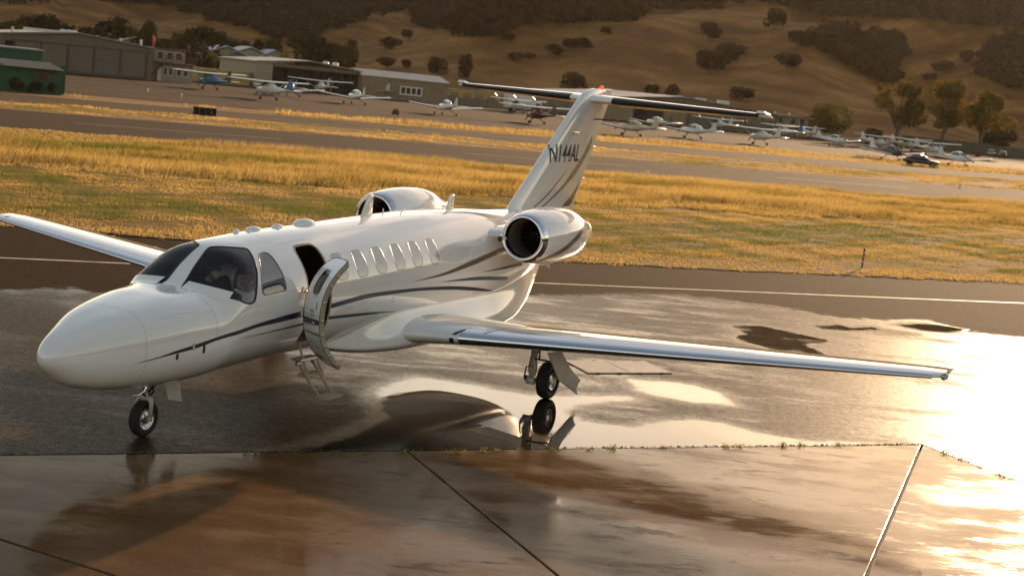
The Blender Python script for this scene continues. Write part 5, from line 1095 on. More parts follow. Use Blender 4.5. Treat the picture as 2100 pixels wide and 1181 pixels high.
# ---- fin, rudder, stabiliser
FSEC = [(0, 11.05, 0, 2.30, 2.95, .085, 0), (.15, 11.25, 0, 2.45, 2.85, .085, 0), (1.95, 13.62, 0, 4.28, 1.62, .10, 0), (2.10, 13.83, 0, 4.42, 1.50, .105, 0), (2.2, 13.98, 0, 4.52, 1.40, .10, 0), (2.27, 14.16, 0, 4.59, 1.24, .09, 0), (2.31, 14.45, 0, 4.635, .95, .06, 0)]
fin = piece('tail_fin', FSEC, 0, 2.31, 0, .66, M['white'], jet, 'fin', nu=40, nx=18)
RUD = piece('rudder', FSEC, .10, 1.72, .668, 1, M['white'], fin, 'fin', nu=14, nx=9); piece('fin_cap', FSEC, 1.75, 2.31, .662, 1, M['white'], fin, 'fin', nu=12, nx=9)
fsec = np.array(FSEC)
def fin_y(x, z):
    u = np.interp(z, fsec[:, 3], fsec[:, 0]); lx = np.interp(u, fsec[:, 0], fsec[:, 1]); ch = np.interp(u, fsec[:, 0], fsec[:, 4]); tc2 = np.interp(u, fsec[:, 0], fsec[:, 5]); xx = np.clip((x - lx) / ch, 0, 1); return foil(xx, tc2) * ch
def fin_band(name, a, b, m, off=.004, n=40, side=-1):
    a, b = np.array(a, float), np.array(b, float); t_ = np.linspace(0, 1, n); rows = []
    ia = lambda q: np.stack([np.interp(t_, np.linspace(0, 1, len(q)), q[:, 0]), np.interp(t_, np.linspace(0, 1, len(q)), q[:, 1])], -1)
    A, B = ia(chaikin(a, 2, False)), ia(chaikin(b, 2, False))
    for j in range(6): rows.append(A * (1 - j / 5) + B * j / 5)
    q = np.vstack(rows); y_ = side * (fin_y(q[:, 0], q[:, 1]) + off)
    return MB().add(np.c_[q[:, 0], y_, q[:, 1]], [(j * n + i, j * n + i + 1, (j + 1) * n + i + 1, (j + 1) * n + i) for j in range(5) for i in range(n - 1)]).build(name, m, fin, True)
for sd_ in (-1, 1):
    fin_band('bronze_stripe', [(12.02, 2.47), (12.35, 2.575), (12.70, 2.73), (13.20, 2.99), (13.43, 3.12)], [(12.10, 2.47), (12.42, 2.575), (12.75, 2.725), (13.22, 2.985), (13.43, 3.12)], M['bronze'], side=sd_)
    fin_band('teal_stripe', [(12.40, 2.46), (13.05, 2.70), (13.45, 2.90), (13.95, 3.20), (14.42, 3.56), (14.58, 3.75)], [(12.48, 2.46), (13.10, 2.68), (13.52, 2.83), (14.05, 3.09), (14.48, 3.42), (14.62, 3.62)], M['greyteal'], side=sd_)
    fin_band('plum_wedge', [(13.42, 2.43), (13.75, 2.56), (14.02, 2.70), (14.22, 2.86)], [(13.85, 2.43), (14.00, 2.50), (14.12, 2.64), (14.24, 2.84)], M['maroon'], side=sd_)
def letters(txt, x0, z0, h_, xw, side, m, name='registration_letter'):
    cu = bpy.data.curves.new('registration', 'FONT'); cu.body = txt; cu.size = 1; cu.offset = .010; cu.resolution_u = 3
    ob = bpy.data.objects.new('registration', cu); COL.objects.link(ob); dg = bpy.context.evaluated_depsgraph_get(); me = bpy.data.meshes.new_from_object(ob.evaluated_get(dg)); bpy.data.objects.remove(ob)
    bm = bmesh.new(); bm.from_mesh(me); bmesh.ops.triangulate(bm, faces=bm.faces); bmesh.ops.subdivide_edges(bm, edges=[e for e in bm.edges if e.calc_length() > .25], cuts=2); 
    v_ = np.array([tuple(q.co) for q in bm.verts]); lo, hi = v_.min(0), v_.max(0)
    for q in bm.verts:
        u_ = (q.co.x - lo[0]) / (hi[0] - lo[0]); w_ = (q.co.y - lo[1]) / (hi[1] - lo[1]); x = x0 + (u_ if side < 0 else 1 - u_) * xw + (.12 * w_ * h_); z = z0 + w_ * h_ + .02 * u_
        q.co = Vector((x, side * (float(fin_y(np.array(x), np.array(z))) + .006), z))
    bm.to_mesh(me); bm.free()
    # each letter its own piece
    o = link(name, me, m, fin); return o
letters('N144AL', 12.60, 3.25, .32, 1.36, -1, M['seal'], 'registration_lettering')
bc = MB(); bc.lathe([(4.60, .04), (4.655, .04), (4.685, .03), (4.705, 0)], (14.86, 0, 0), 'z', 14); bc.build('beacon', M['beacon'], fin, True)
MB().box((15.2, 0, 4.63), (.30, .05, .035)).build('beacon_fairing', M['white'], fin, bevel=.01)
vt = MB(); vt.tube([(13.35, -.115, 3.80), (13.75, -.115, 3.80)], .012, 6); vt.build('vortex_vane', M['bright'], fin)
wkf = MB()
for z_ in (2.95, 3.55): 
    x_ = np.interp(z_, fsec[:, 3], fsec[:, 1] + fsec[:, 4]); wkf.tube([(x_ - .02, 0, z_), (x_ + .12, 0, z_ - .01)], [.005, .003], 5)
wkf.build('static_wick', M['bright'], fin)
for sg_ in (-1, 1):
    HS = [(0, 14.10, 0, 4.42, 1.35, .14, 0), (.3, 14.35, sg_ * .3, 4.425, 1.12, .14, 0), (3.15, 15.05, sg_ * 3.12, 4.44, .70, .12, 0), (3.22, 15.14, sg_ * 3.2, 4.44, .60, .08, 0)]
    st = piece('stabiliser', HS, 0, 3.22, 0, .62, M['white'], jet, nu=16, nx=16)
    piece('deice_boot', HS, .42, 3.10, 0, .16, M['boot'], st, nu=14, nx=10, inflate=.012)
    def droop(V, sg_=sg_):
        V = V.copy(); hx_ = np.interp(np.abs(V[:, 1]), [0, .3, 3.15, 3.3], [14.95, 15.02, 15.48, 15.5]); a = R(13); dx, dz = V[:, 0] - hx_, V[:, 2] - 4.44; V[:, 0] = hx_ + dx * math.cos(a) + dz * math.sin(a); V[:, 2] = 4.44 - dx * math.sin(a) + dz * math.cos(a); return V
    el_ = piece('elevator', HS, .22, 2.96, .63, 1, M['white'], st, nu=12, nx=8, rot=droop)
    hn = MB()  # horn balance raised at the tip
    hn.add([(15.02, sg_ * 3.02, 4.485), (15.02, sg_ * 3.19, 4.49), (15.62, sg_ * 3.22, 4.40), (15.62, sg_ * 3.0, 4.40), (15.06, sg_ * 3.04, 4.535), (15.08, sg_ * 3.17, 4.54), (15.5, sg_ * 3.19, 4.465), (15.5, sg_ * 3.02, 4.46)], [(0, 1, 2, 3), (4, 5, 6, 7), (0, 1, 5, 4), (1, 2, 6, 5), (2, 3, 7, 6), (3, 0, 4, 7)]); hn.build('horn_balance', M['white'], el_, bevel=.015)
    wk = MB()
    for y_ in (1.75, 2.2, 2.65):
        x_ = np.interp(y_, [0, .3, 3.15], [15.45, 15.45, 15.74]); q = np.array((x_, sg_ * y_, 4.34)); wk.tube([q, q + np.array((.12, 0, -.045))], [.006, .005], 5)
    wk.build('static_wick', M['bright'], el_)

# ---- engines
NS = [9.05, 9.12, 9.3, 9.6, 9.95, 10.3, 10.6, 10.85, 11.08, 11.22]; NR = [.345, .378, .41, .440, .456, .448, .42, .365, .305, .26]; fNR = pchip(NS, NR)
for sg_ in (-1, 1):
    yc, zc = sg_ * 1.34, 2.22
    nacS = lambda s, th: np.stack([s, yc + sg_ * fNR(s) * np.cos(th), zc + fNR(s) * np.sin(th)], -1)
    mb = MB(); mb.lathe([(s, fNR(s)) for s in np.linspace(9.17, 11.22, 44)], (0, yc, zc), 'x', 56); nac = mb.build('engine_nacelle', M['white'], jet, True)
    li = MB(); prof = [(9.175, float(fNR(9.175)) + .002), (9.12, .378), (9.075, .362), (9.05, .345), (9.042, .330), (9.05, .314), (9.09, .300), (9.16, .292)]; li.lathe(prof, (0, yc, zc), 'x', 56); li.build('intake_lip', M['chrome'], nac, True)
    du = MB(); du.lathe([(9.16, .292), (9.35, .287), (9.66, .292)], (0, yc, zc), 'x', 40); du.build('intake_duct', M['duct'], nac, True)
    fb = MB()
    for k in range(20):
        a = 2 * math.pi * k / 20; V = []
        for i, r_ in enumerate((.06, .15, .22, .285)):
            tw = .35 + .55 * i / 3; 
            for e in (-1, 1):
                da = e * .13 * math.cos(tw) * (.05 + r_ * .3) / r_; V.append((9.60 + e * .05 * math.sin(tw), yc + r_ * math.cos(a + da), zc + r_ * math.sin(a + da)))
        fb.add(V, [(0, 1, 3, 2), (2, 3, 5, 4), (4, 5, 7, 6)])
    fb.lathe([(9.645, .29), (9.655, .06)], (0, yc, zc), 'x', 30); fb.build('fan', M['fan'], nac)
    sp = MB(); sp.lathe([(9.44, 0), (9.47, .03), (9.53, .058), (9.62, .075)], (0, yc, zc), 'x', 20); sp.build('spinner', M['fan'], nac, True)
    sb = MB()
    for k in range(6): a = k * 1.047; sb.lathe([(9.525, 0), (9.53, .008), (9.55, .009)], (0, yc + .058 * math.cos(a), zc + .058 * math.sin(a)), 'x', 8)
    sb.build('spinner_bolts', M['bright'], nac)
    ex = MB(); ex.lathe([(11.22, .262), (11.30, .235), (11.30, .222), (11.0, .215)], (0, yc, zc), 'x', 36); ex.lathe([(10.95, .215), (11.15, .12), (11.35, .03)], (0, yc, zc), 'x', 24); ex.build('exhaust_nozzle', M['bright'], nac, True)
    stripe('bronze_stripe', nacS, [(9.185, -72), (9.30, -44), (9.55, -26), (9.85, -8), (10.20, 10), (10.5, 24)], [(9.185, -84), (9.33, -58), (9.62, -37), (9.92, -19), (10.24, 0), (10.45, 12)], M['bronze'], nac)
    for s_ in (9.62, 10.55):
        mb = MB(); mb.lathe([(s_ - .003, float(fNR(s_)) + .001), (s_ + .003, float(fNR(s_)) + .001)], (0, yc, zc), 'x', 56); mb.build('panel_seam', M['gap'], nac)
    rv = MB()
    for k in range(12): 
        p = nacS(np.array([9.72 + .075 * k]), np.array([.0 - .10]))[0]; rv.box(p, (.014, .006, .014))
    rv.build('fastener_row', M['gap'], nac)
    dm = MB(); dm.tube([(10.15, yc, zc - .44), (10.17, yc, zc - .52), (10.22, yc, zc - .55)], [.03, .024, .018], 8); dm.box((9.98, yc, zc - .462), (.18, .1, .03)); dm.build('drain_mast', M['white'], nac)
    sl_ = MB(); th_ = np.linspace(-1.95, -1.35, 8); V = [(9.125, yc + .381 * math.cos(a), zc + .381 * math.sin(a)) for a in th_] + [(9.15, yc + .393 * math.cos(a), zc + .393 * math.sin(a)) for a in th_]; sl_.add(V, [(i, i + 1, 9 + i, 8 + i) for i in range(7)]); sl_.build('anti_ice_outlet', M['seal'], nac)
    # pylon
    PS = [(0, 9.15, sg_ * .5, 2.16, 2.3, .09, 0), (1, 9.40, sg_ * .96, 2.19, 1.75, .09, 0)]
    piece('pylon', PS, 0, 1, 0, 1, M['white'], jet, nu=6, nx=16)
    sc = MB(); sc.lathe([(9.02, .045), (9.1, .07), (9.4, .075), (9.8, .03)], (0, sg_ * .98, 2.16), 'x', 16); sc.build('pylon_scoop', M['white'], jet, True)
    MB().lathe([(9.015, 0), (9.02, .046)], (0, sg_ * .98, 2.16), 'x', 16).build('scoop_mouth', M['seal'], jet)

# ---- landing gear
def wheel(name, x, y, z, r_, w_, rim, parent, side):
    t_ = MB(); h_ = w_ / 2; t_.lathe([(-h_ * .55, r_ * .60), (-h_ * .85, r_ * .66), (-h_, r_ * .80), (-h_ * .82, r_ * .93), (-h_ * .45, r_ * .99), (0, r_), (h_ * .45, r_ * .99), (h_ * .82, r_ * .93), (h_, r_ * .80), (h_ * .85, r_ * .66), (h_ * .55, r_ * .60)], (x, y, z), 'y', 40)
    wh = empty(name, (0, 0, 0)); wh.parent = parent
    t_.build('tyre', M['rubber'], wh, True)
    rm = MB()
    for e in (-1, 1): rm.lathe([(e * h_ * .80, rim), (e * h_ * .72, rim * .90), (e * h_ * .45, rim * .82), (e * h_ * .40, rim * .5), (e * h_ * .62, rim * .42), (e * h_ * .66, rim * .2), (e * h_ * .66, 0)], (x, y, z), 'y', 30)
    rm.lathe([(-h_ * .8, rim), (h_ * .8, rim)], (x, y, z), 'y', 30)
    for k in range(8):
        a = k * math.pi / 4
        for e in (-1, 1): rm.lathe([(e * h_ * .40, rim * .10), (e * h_ * .52, rim * .10), (e * h_ * .52, 0)], (x + rim * .62 * math.cos(a), y, z + rim * .62 * math.sin(a)), 'y', 8)
    rm.build('rim', M['bright'], wh, True); return wh
nose = empty('nose_gear'); nose.parent = jet
NX = 1.805
wheel('wheel', NX, .0, .2285, .2285, .125, .135, nose, -1)
fk = MB(); fk.tube([(NX - .05, 0, .78), (NX - .02, 0, .52)], .034, 14); fk.tube([(NX - .02, 0, .53), (NX - .01, 0, .44)], .045, 14)
for e in (-1, 1): fk.tube([(NX - .01, e * .01, .475), (NX, e * .075, .47), (NX + .0, e * .098, .42), (NX + .0, e * .098, .23)], [.032, .034, .028, .020], 10); fk.lathe([(e * .075, 0), (e * .075, .03), (e * .115, .03), (e * .118, .012)], (NX, 0, .2285), 'y', 14)
fk.build('fork', M['gearwhite'], nose, True)
tl = MB(); tl.tube([(NX + .01, 0, .45), (NX + .16, 0, .52), (NX + .12, 0, .60)], .014, 8); tl.tube([(NX + .02, .03, .47), (NX + .34, .03, .68)], .018, 8); tl.tube([(NX - .1, -.03, .55), (NX - .02, -.03, .49)], .014, 8); tl.build('drag_link', M['darkmetal'], nose, True)
nd = MB(); nd.add([(2.07, -.07, .68), (2.33, -.07, .68), (2.37, -.12, .36), (2.10, -.12, .42), (2.07, -.055, .68), (2.33, -.055, .68), (2.37, -.105, .36), (2.10, -.105, .42)], [(0, 1, 2, 3), (7, 6, 5, 4), (0, 1, 5, 4), (1, 2, 6, 5), (2, 3, 7, 6), (3, 0, 4, 7)]); nd.build('gear_door', M['gearwhite'], nose, bevel=.006)
for y_ in (-.22, .22):
    pt = MB(); pt.tube([(1.50, y_, .72), (1.50, y_, .63), (1.40, y_, .60), (1.30, y_, .60)], [.026, .020, .016, .012], 10); pt.build('pitot_probe', M['chrome'], jet, True)
for sg_ in (-1, 1):
    mg = empty('main_gear'); mg.parent = jet; MX, MY = 8.13, sg_ * 2.42
    wheel('wheel', MX, MY + sg_ * .0, .28, .28, .19, .135, mg, sg_)
    SX, SY = 7.90, sg_ * 2.27
    st_ = MB(); st_.tube([(SX, SY, .98), (SX, SY, .66)], .050, 16); st_.tube([(SX, SY, .68), (SX, SY, .64)], .058, 16); st_.tube([(SX, SY, .65), (SX - .01, SY, .46)], [.052, .060], 14); st_.tube([(SX - .02, SY - .05, .44), (SX - .02, SY + .05, .44)], .062, 14); st_.box((SX - .02, SY, .37), (.09, .085, .16)); st_.tube([(SX - .06, SY - .06, .29), (SX - .06, SY + .06, .29)], .058, 14)
    st_.tube([(SX - .06, SY, .29), (MX, sg_ * 2.30, .28)], [.042, .036], 10); st_.tube([(MX, sg_ * 2.28, .28), (MX, sg_ * 2.42, .28)], .035, 10); st_.tube([(SX + .06, SY, .60), (SX + .05, SY, .40), (SX + .10, SY, .31)], [.022, .026, .02], 8)
    st_.tube([(SX - .09, SY - .05, .52), (SX - .10, SY - .05, .34)], .018, 8)
    st_.build('strut', M['gearwhite'], mg, True)
    hl = MB(); hl.tube([(7.96, sg_ * 2.2, .9), (7.96, sg_ * 2.19, .62), (7.92, sg_ * 2.18, .45)], .012, 6); hl.tube([(7.80, sg_ * 2.2, .5), (7.76, sg_ * 2.2, .38), (7.80, sg_ * 2.2, .28)], .012, 6); hl.box((7.80, sg_ * 2.2, .34), (.06, .04, .05)); hl.tube([(7.98, sg_ * 2.3, .85), (8.0, sg_ * 2.3, .58)], .02, 8); hl.build('brake_lines', M['darkmetal'], mg)
    y0, y1 = sg_ * 2.80, sg_ * 2.86
    dp = MB(); A_ = [(7.12, y0, .87), (7.60, y0, .84), (7.98, y0, .55), (7.60, y0, .42)]; B_ = [(7.60, y0, .42), (7.98, y0, .55), (8.30, y1, .33), (8.22, y1, .30), (8.16, y1, .22), (8.22, y1, .13)]
    for po in (A_, B_):
        k = len(po); dp.v += po + [(a, b + sg_ * .018, c) for a, b, c in po]; b0 = len(dp.v) - 2 * k; dp.f += [tuple(b0 + i for i in range(k)), tuple(b0 + k + i for i in range(k))[::-1]] + [(b0 + i, b0 + (i + 1) % k, b0 + k + (i + 1) % k, b0 + k + i) for i in range(k)]
    dp.build('gear_door', M['gearwhite'], mg)
    bk = MB(); bk.tube([(7.84, sg_ * 2.3, .62), (7.9, sg_ * 2.8, .60)], .015, 6); bk.build('door_link', M['darkmetal'], mg)

# ---- cabin door, swung forward, and the air stair
HX, HY = D0 + .01, -.865; dang = R(-126)
door = empty('cabin_door', (HX - .19, HY - .01, -.05), dang); door.parent = jet
def dS(s, th): p = fus(s, th); return np.stack([p[..., 0] - HX, p[..., 1] - HY, p[..., 2]], -1)
def dS_in(s, th): p = fus(s, th); n = nrm_of(fus, s.ravel(), th.ravel()).reshape(p.shape) if p.ndim == 2 else 0; q = p - n * .055; return np.stack([q[..., 0] - HX, q[..., 1] - HY, q[..., 2]], -1)
dS_ref[0] = dS
DOORP = chaikin(sth([(D0, 48), (D0 + .06, 55.5), (D0 + .14, 56.6), (D1 - .14, 56.6), (D1 - .06, 55.5), (D1, 48), (D1, 20), (D1, 0), (D1, -20), (D1, -46), (D1 - .04, -56), (D1 - .12, -57.5), (D0 + .12, -57.5), (D0 + .04, -56), (D0, -46), (D0, -20), (D0, 0), (D0, 20)]), 2)
dsh = np.array(DOORP); dc = dsh.mean(0); dsh = dc + (dsh - dc) * np.array((.972, .985))
DW = chaikin(sth([(D0 + .17, 40.5), (D0 + .34, 40.5), (D0 + .375, 37), (D0 + .40, 31), (D0 + .40, 21), (D0 + .37, 16.5), (D0 + .32, 15), (D0 + .19, 15), (D0 + .155, 18), (D0 + .13, 24), (D0 + .13, 33), (D0 + .15, 38.5)]), 2)
lo, hi = dsh.min(0), dsh.max(0); v, f = cdt_patch([dsh], np.arange(lo[0] + .02, hi[0], .05), np.arange(lo[1] + .02, hi[1], .05), [DW], pad_=.015)
def with_origin(fn, *a, **k): return fn(*a, **k)
skin = surf_obj('outer_skin', dS, v, f, M['white'], door)
surf_obj('inner_trim', dS, v, f, M['doorin'], door, off=-.062)
# edge band between the two skins
k = len(dsh); nn_ = nrm_of(fus, dsh[:, 0], dsh[:, 1] / KTH); Po = dS(dsh[:, 0], dsh[:, 1] / KTH); eb = MB()
t_ = np.roll(Po, -1, 0) - np.roll(Po, 1, 0); out = np.cross(t_, nn_); out /= np.linalg.norm(out, axis=1)[:, None]; cD = Po.mean(0); out *= np.sign((out * (Po - cD)).sum(1))[:, None]
rows = [Po - nn_ * .001, Po - nn_ * .006 + out * .008, Po - nn_ * .012 + out * .009, Po - nn_ * .055 + out * .004, Po - nn_ * .064]
eb.add(np.vstack(rows), [(r_ * k + i, r_ * k + (i + 1) % k, (r_ + 1) * k + (i + 1) % k, (r_ + 1) * k + i) for r_ in range(4) for i in range(k)]); eb.build('edge_frame', M['doorin'], door, True)
ring('edge_seal', dS, dsh, M['doorseal'], door, .012, .004, .003)
pn = patch('door_window', dS, DW, M['glass'], door, -.004, .06); ring('window_frame', dS, DW, M['bright'], pn, .010, .012, .004)
MB_ = [('navy_stripe', 'navy', [(D0 + .025, -3.0), (D1 - .025, -1.9)], [(D0 + .025, -8.0), (D1 - .025, -5.6)]), ('teal_stripe', 'greyteal', [(D0 + .025, -14.0), (D1 - .025, -12.8)], [(D0 + .025, -16.3), (D1 - .025, -15.8)]), ('red_placard', 'beacon_p', [(D0 + .40, 10.5), (D0 + .425, 10.5)], [(D0 + .40, 3.5), (D0 + .425, 4.5)])]
M['beacon_p'] = paint('red_placard_paint', (.25, .02, .02))
for nm, mk, u_, l_ in MB_: stripe(nm, dS, u_, l_, M[mk], door, n=8)
hd = patch('handle_recess', dS, rnd((D0 + .31, 1.5), .038), M['gap'], door, .003, .02); hb = dS(np.array([D0 + .27, D0 + .31, D0 + .37]), np.radians([3.2, 1.6, .6])) + np.array((0, -.012, 0))
MB().tube(hb, [.012, .013, .010], 8).build('handle', M['bright'], door, True)
hb = dS(np.array([D0 + .34, D0 + .42]), np.radians([-4.8, -5.2])) + np.array((0, -.012, 0)); MB().tube(hb, .014, 8).build('latch_handle', M['bright'], door, True)
bt_ = MB()
for d_ in (38, 27, 12, -2, -14, -25, -36, -48):
    p = dS(np.array([D1 - .012]), np.radians([d_]))[0]; n_ = nrm_of(fus, np.array([D1 - .012]), np.radians([d_]))[0]; q = p - n_ * .032; bt_.lathe([(0, .016), (.030, .016), (.034, .008)], (q[0], q[1], q[2]), 'x', 10)
bt_.build('latch_pin', M['bright'], door)
for d_ in (8, -4):
    p = dS(np.array([D0 + .45]), np.radians([d_]))[0]; mb = MB(); mb.lathe([(.05, .035), (.085, .035), (.095, .02)], (p[0], p[1], p[2]), 'y', 12); mb.build('inner_latch', M['darkmetal'], door)
# inner pocket of the door
p = dS(np.array([D0 + .30]), np.radians([2]))[0]; MB().box((p[0], p[1] + .095, p[2] - .02), (.22, .07, .34)).build('door_pocket', M['doorin'], door, bevel=.02)
# hinges between body and door
for d_ in (12, -2.5):
    p = fus(np.array([D0]), np.radians([d_]))[0]; mb = MB(); mb.tube([p + np.array((.03, .03, .0)), p + np.array((-.04, -.035, .0)), p + np.array((-.12, -.05, .0)), p + np.array((-.20, -.03, .0))], .014, 8); mb.tube([p + np.array((-.19, -.04, .06)), p + np.array((-.19, -.04, -.06))], .016, 8); mb.build('door_hinge', M['bright'], jet)
# rim of the door opening
ring('door_surround', fus, DOOR, M['doorin'], jet, .03, .002, .003)
stp = MB()
for s_, e in ((3.97, 0), (4.29, 0)): pass
rails = empty('air_stair'); rails.parent = jet
for s_ in (3.96, 4.28):
    r_ = MB(); r_.tube([(s_, -.66, .80), (s_, -.80, .66), (s_, -.93, .50), (s_, -1.07, .37)], [.022, .026, .024, .020], 8); r_.build('stair_rail', M['doorin'], rails, True)
    r_ = MB(); r_.tube([(s_ + .05, -.66, 1.0), (s_ + .05, -.78, .72), (s_ + .05, -.87, .565)], .016, 8); r_.build('stay_rod', M['doorin'], rails, True)
for y_, z_, w_ in ((-.80, .60, .14), (-1.12, .365, .20)): MB().box((4.12, y_, z_), (.36, w_, .035)).build('step', M['doorin'], rails, bevel=.008)
MB().box((4.14, -.70, .79), (.44, .16, .03)).box((3.93, -.72, .74), (.06, .05, .05)).build('sill', M['bright'], rails, bevel=.005)
# ------------------------------------------------------------------ the two men in the cockpit
def JW(p): return Matrix.Rotation(HEAD, 3, 'Z') @ Vector(p)
M['skin'] = mat('skin', (.34, .19, .12), .5, var=.06, scale=20); M['shirt'] = mat('white_shirt', (.72, .70, .68), .8, var=.05, scale=10); M['hair'] = mat('dark_hair', (.015, .010, .008), .6, var=.4, scale=60); M['trouser'] = mat('dark_trousers', (.02, .02, .025), .8); M['tie'] = mat('brown_tie', (.16, .085, .03), .7)
def skin_mesh(chains, base, extra=(), vox=.011):
    """chains: lists of ((x,y,z), radius) sharing joints -> one continuous voxel-fused surface"""
    bm = bmesh.new()
    for ch in chains:
        pts = []
        for (a, ra), (b_, rb) in zip(ch[:-1], ch[1:]):
            a, b_ = Vector(a), Vector(b_); n = max(2, int((b_ - a).length / (min(ra, rb) * .5)))
            pts += [(a.lerp(b_, i / n), ra + (rb - ra) * i / n) for i in range(n + 1)]
        for p, r_ in pts: bmesh.ops.create_icosphere(bm, subdivisions=2, radius=r_, matrix=Matrix.Translation(p - Vector(base)))
    for c, s in extra: bmesh.ops.create_icosphere(bm, subdivisions=3, radius=1, matrix=Matrix.Translation(Vector(c) - Vector(base)) @ Matrix.Diagonal((*s, 1)))
    me = bpy.data.meshes.new('tmp'); bm.to_mesh(me); bm.free(); ob = bpy.data.objects.new('tmp', me); COL.objects.link(ob)
    md = ob.modifiers.new('r', 'REMESH'); md.mode = 'VOXEL'; md.voxel_size = vox; sm_ = ob.modifiers.new('s', 'SMOOTH'); sm_.iterations = 3; sm_.factor = .5
    dg = bpy.context.evaluated_depsgraph_get(); out = bpy.data.meshes.new_from_object(ob.evaluated_get(dg)); bpy.data.objects.remove(ob); return out
def hand(w_, d, side, curl=.5):
    """palm and five bent fingers from wrist w_ pointing along d"""
    w_, d = Vector(w_), Vector(d).normalized(); u_ = Vector((0, 0, 1)); s = d.cross(u_).normalized() * side; u_ = s.cross(d) * side; ch = [[(w_, .026), (w_ + d * .05, .030), (w_ + d * .085, .026)]]
    for i, (o, l_) in enumerate(((-.030, .062), (-.010, .074), (.010, .070), (.028, .054))):
        k = w_ + d * .085 + s * o; k2 = k + (d - u_ * curl * .6).normalized() * l_ * .5; k3 = k2 + (d * .6 - u_ * curl * 1.4).normalized() * l_ * .5; ch.append([(k - d * .02, .0095), (k2, .0088), (k3, .0078)])
    k = w_ + d * .03 - s * .03; ch.append([(k, .012), (k + (d - s * .7).normalized() * .035, .0105), (k + (d - s * .3 - u_ * .3).normalized() * .062, .009)]); return ch
def person(base, head, fd, neck, chest, pel, shl, arms, legs, label, tie=False):
    fd = Vector(fd).normalized(); hd = Vector(head); sd = fd.cross(Vector((0, 0, 1))).normalized(); upv = sd.cross(fd)
    chains = [[(pel, .13), (Vector(pel).lerp(Vector(chest), .5), .125), (chest, .14), (Vector(chest).lerp(Vector(neck), .6), .085), (neck, .058), (hd - upv * .05, .058)]]
    for (sh, el, wr), dr, sdn in arms:
        chains.append([(chest, .10), (sh, .062), (Vector(sh).lerp(Vector(el), .5), .05), (el, .042), (Vector(el).lerp(Vector(wr), .35), .042), (wr, .027)]); chains += hand(wr, dr, sdn)
    for hip, kn, ft in legs: chains.append([(pel, .11), (hip, .088), (kn, .06), (Vector(kn).lerp(Vector(ft), .4), .055), (ft, .038), (Vector(ft) + fd * .14, .035)])
    head_ = [(hd + upv * .025 - fd * .012, (.098, .082, .105)), (hd - upv * .045 + fd * .022, (.07, .062, .075)), (hd - upv * .088 + fd * .05, (.032, .034, .026))]
    feat = [(hd + fd * .095 - upv * .012, (.020, .013, .024)), (hd + fd * .082 + upv * .018, (.018, .045, .012)), (hd + fd * .078 - upv * .058, (.016, .026, .010))] + [(hd + sd * .082 * e - upv * .008, (.020, .012, .032)) for e in (-1, 1)]
    me = skin_mesh(chains, base, head_ + feat, .0095); o = link('person', me, M['skin'], None, True); o.location = JW(base); o.rotation_euler = (0, 0, HEAD); tag(o, label, 'person')
    hm = skin_mesh([], base, [(hd + upv * .052 - fd * .022, (.103, .088, .092)), (hd + upv * .0 - fd * .055, (.062, .085, .085)), (hd + upv * .10 + fd * .035, (.05, .065, .03))], .010); link('hair', hm, M['hair'], o, True)
    sc = [[(pel, .137), (Vector(pel).lerp(Vector(chest), .5), .134), (chest, .150), (Vector(chest).lerp(Vector(neck), .55), .092), (Vector(chest).lerp(Vector(neck), .85), .066)]] + [[(chest, .108), (sh, .074), (Vector(sh).lerp(Vector(el), .62), .062)] for (sh, el, wr), dr, sdn in arms]
    link('shirt', skin_mesh(sc, base, (), .011), M['shirt'], o, True)
    tc3 = [[(pel, .134), (hip, .098), (kn, .07), (Vector(kn).lerp(Vector(ft), .85), .052)] for hip, kn, ft in legs]; link('trousers', skin_mesh(tc3, base, (), .013), M['trouser'], o, True)
    for e in (-1, 1):
        p = hd + fd * .083 + sd * .033 * e + upv * .004 - Vector(base); MB().lathe([(-.010, 0), (-.006, .009), (0, .011), (.006, .009), (.010, 0)], p, 'x', 10).build('eye', M['hair'], o, True)
    for (sh, el, wr), dr, sdn in arms:
        c = Vector(sh) - Vector(base) + Vector((0, 0, .072)); MB().box(c, (.05, .085, .012)).build('epaulette', M['trouser'], o, bevel=.003)
    if tie:
        c0 = Vector(neck).lerp(Vector(chest), .25) + fd * .075 - Vector(base); c1 = Vector(chest) + fd * .158 - Vector(base); c2 = Vector(chest).lerp(Vector(pel), .7) + fd * .15 - Vector(base); MB().tube([c0, c1, c2], [.018, .026, .034], 8).build('tie', M['tie'], o, True)
    return o
person((3.30, -.38, 1.04), (3.10, -.38, 1.885), (-.93, .20, -.30), (3.20, -.38, 1.73), (3.27, -.38, 1.53), (3.34, -.38, 1.20),
       None, [(((3.24, -.57, 1.63), (3.08, -.62, 1.40), (2.82, -.52, 1.42)), (-1, .2, .1), 1), (((3.24, -.19, 1.63), (3.05, -.14, 1.40), (2.80, -.26, 1.44)), (-1, -.2, .1), -1)],
       [((3.24, -.50, 1.18), (2.86, -.52, 1.25), (2.74, -.50, 1.06)), ((3.24, -.26, 1.18), (2.86, -.24, 1.25), (2.74, -.26, 1.06))], 'dark haired man in a white shirt seated at the left cockpit window looking down')
person((3.78, .08, 1.02), (3.56, .07, 2.075), (-.95, -.1, -.25), (3.62, .07, 1.92), (3.68, .08, 1.76), (3.78, .08, 1.40),
       None, [(((3.62, .27, 1.86), (3.36, .36, 1.72), (3.16, .16, 1.72)), (-.7, -.7, -.1), 1), (((3.62, -.12, 1.86), (3.55, -.22, 1.60), (3.32, -.2, 1.52)), (-1, .1, -.2), -1)],
       [((3.80, .17, 1.36), (3.76, .18, 1.20), (3.82, .18, 1.06)), ((3.80, -.01, 1.36), (3.76, -.02, 1.20), (3.82, -.02, 1.06))], 'man in a white short sleeved shirt and tie leaning into the cockpit between the seats', tie=True)
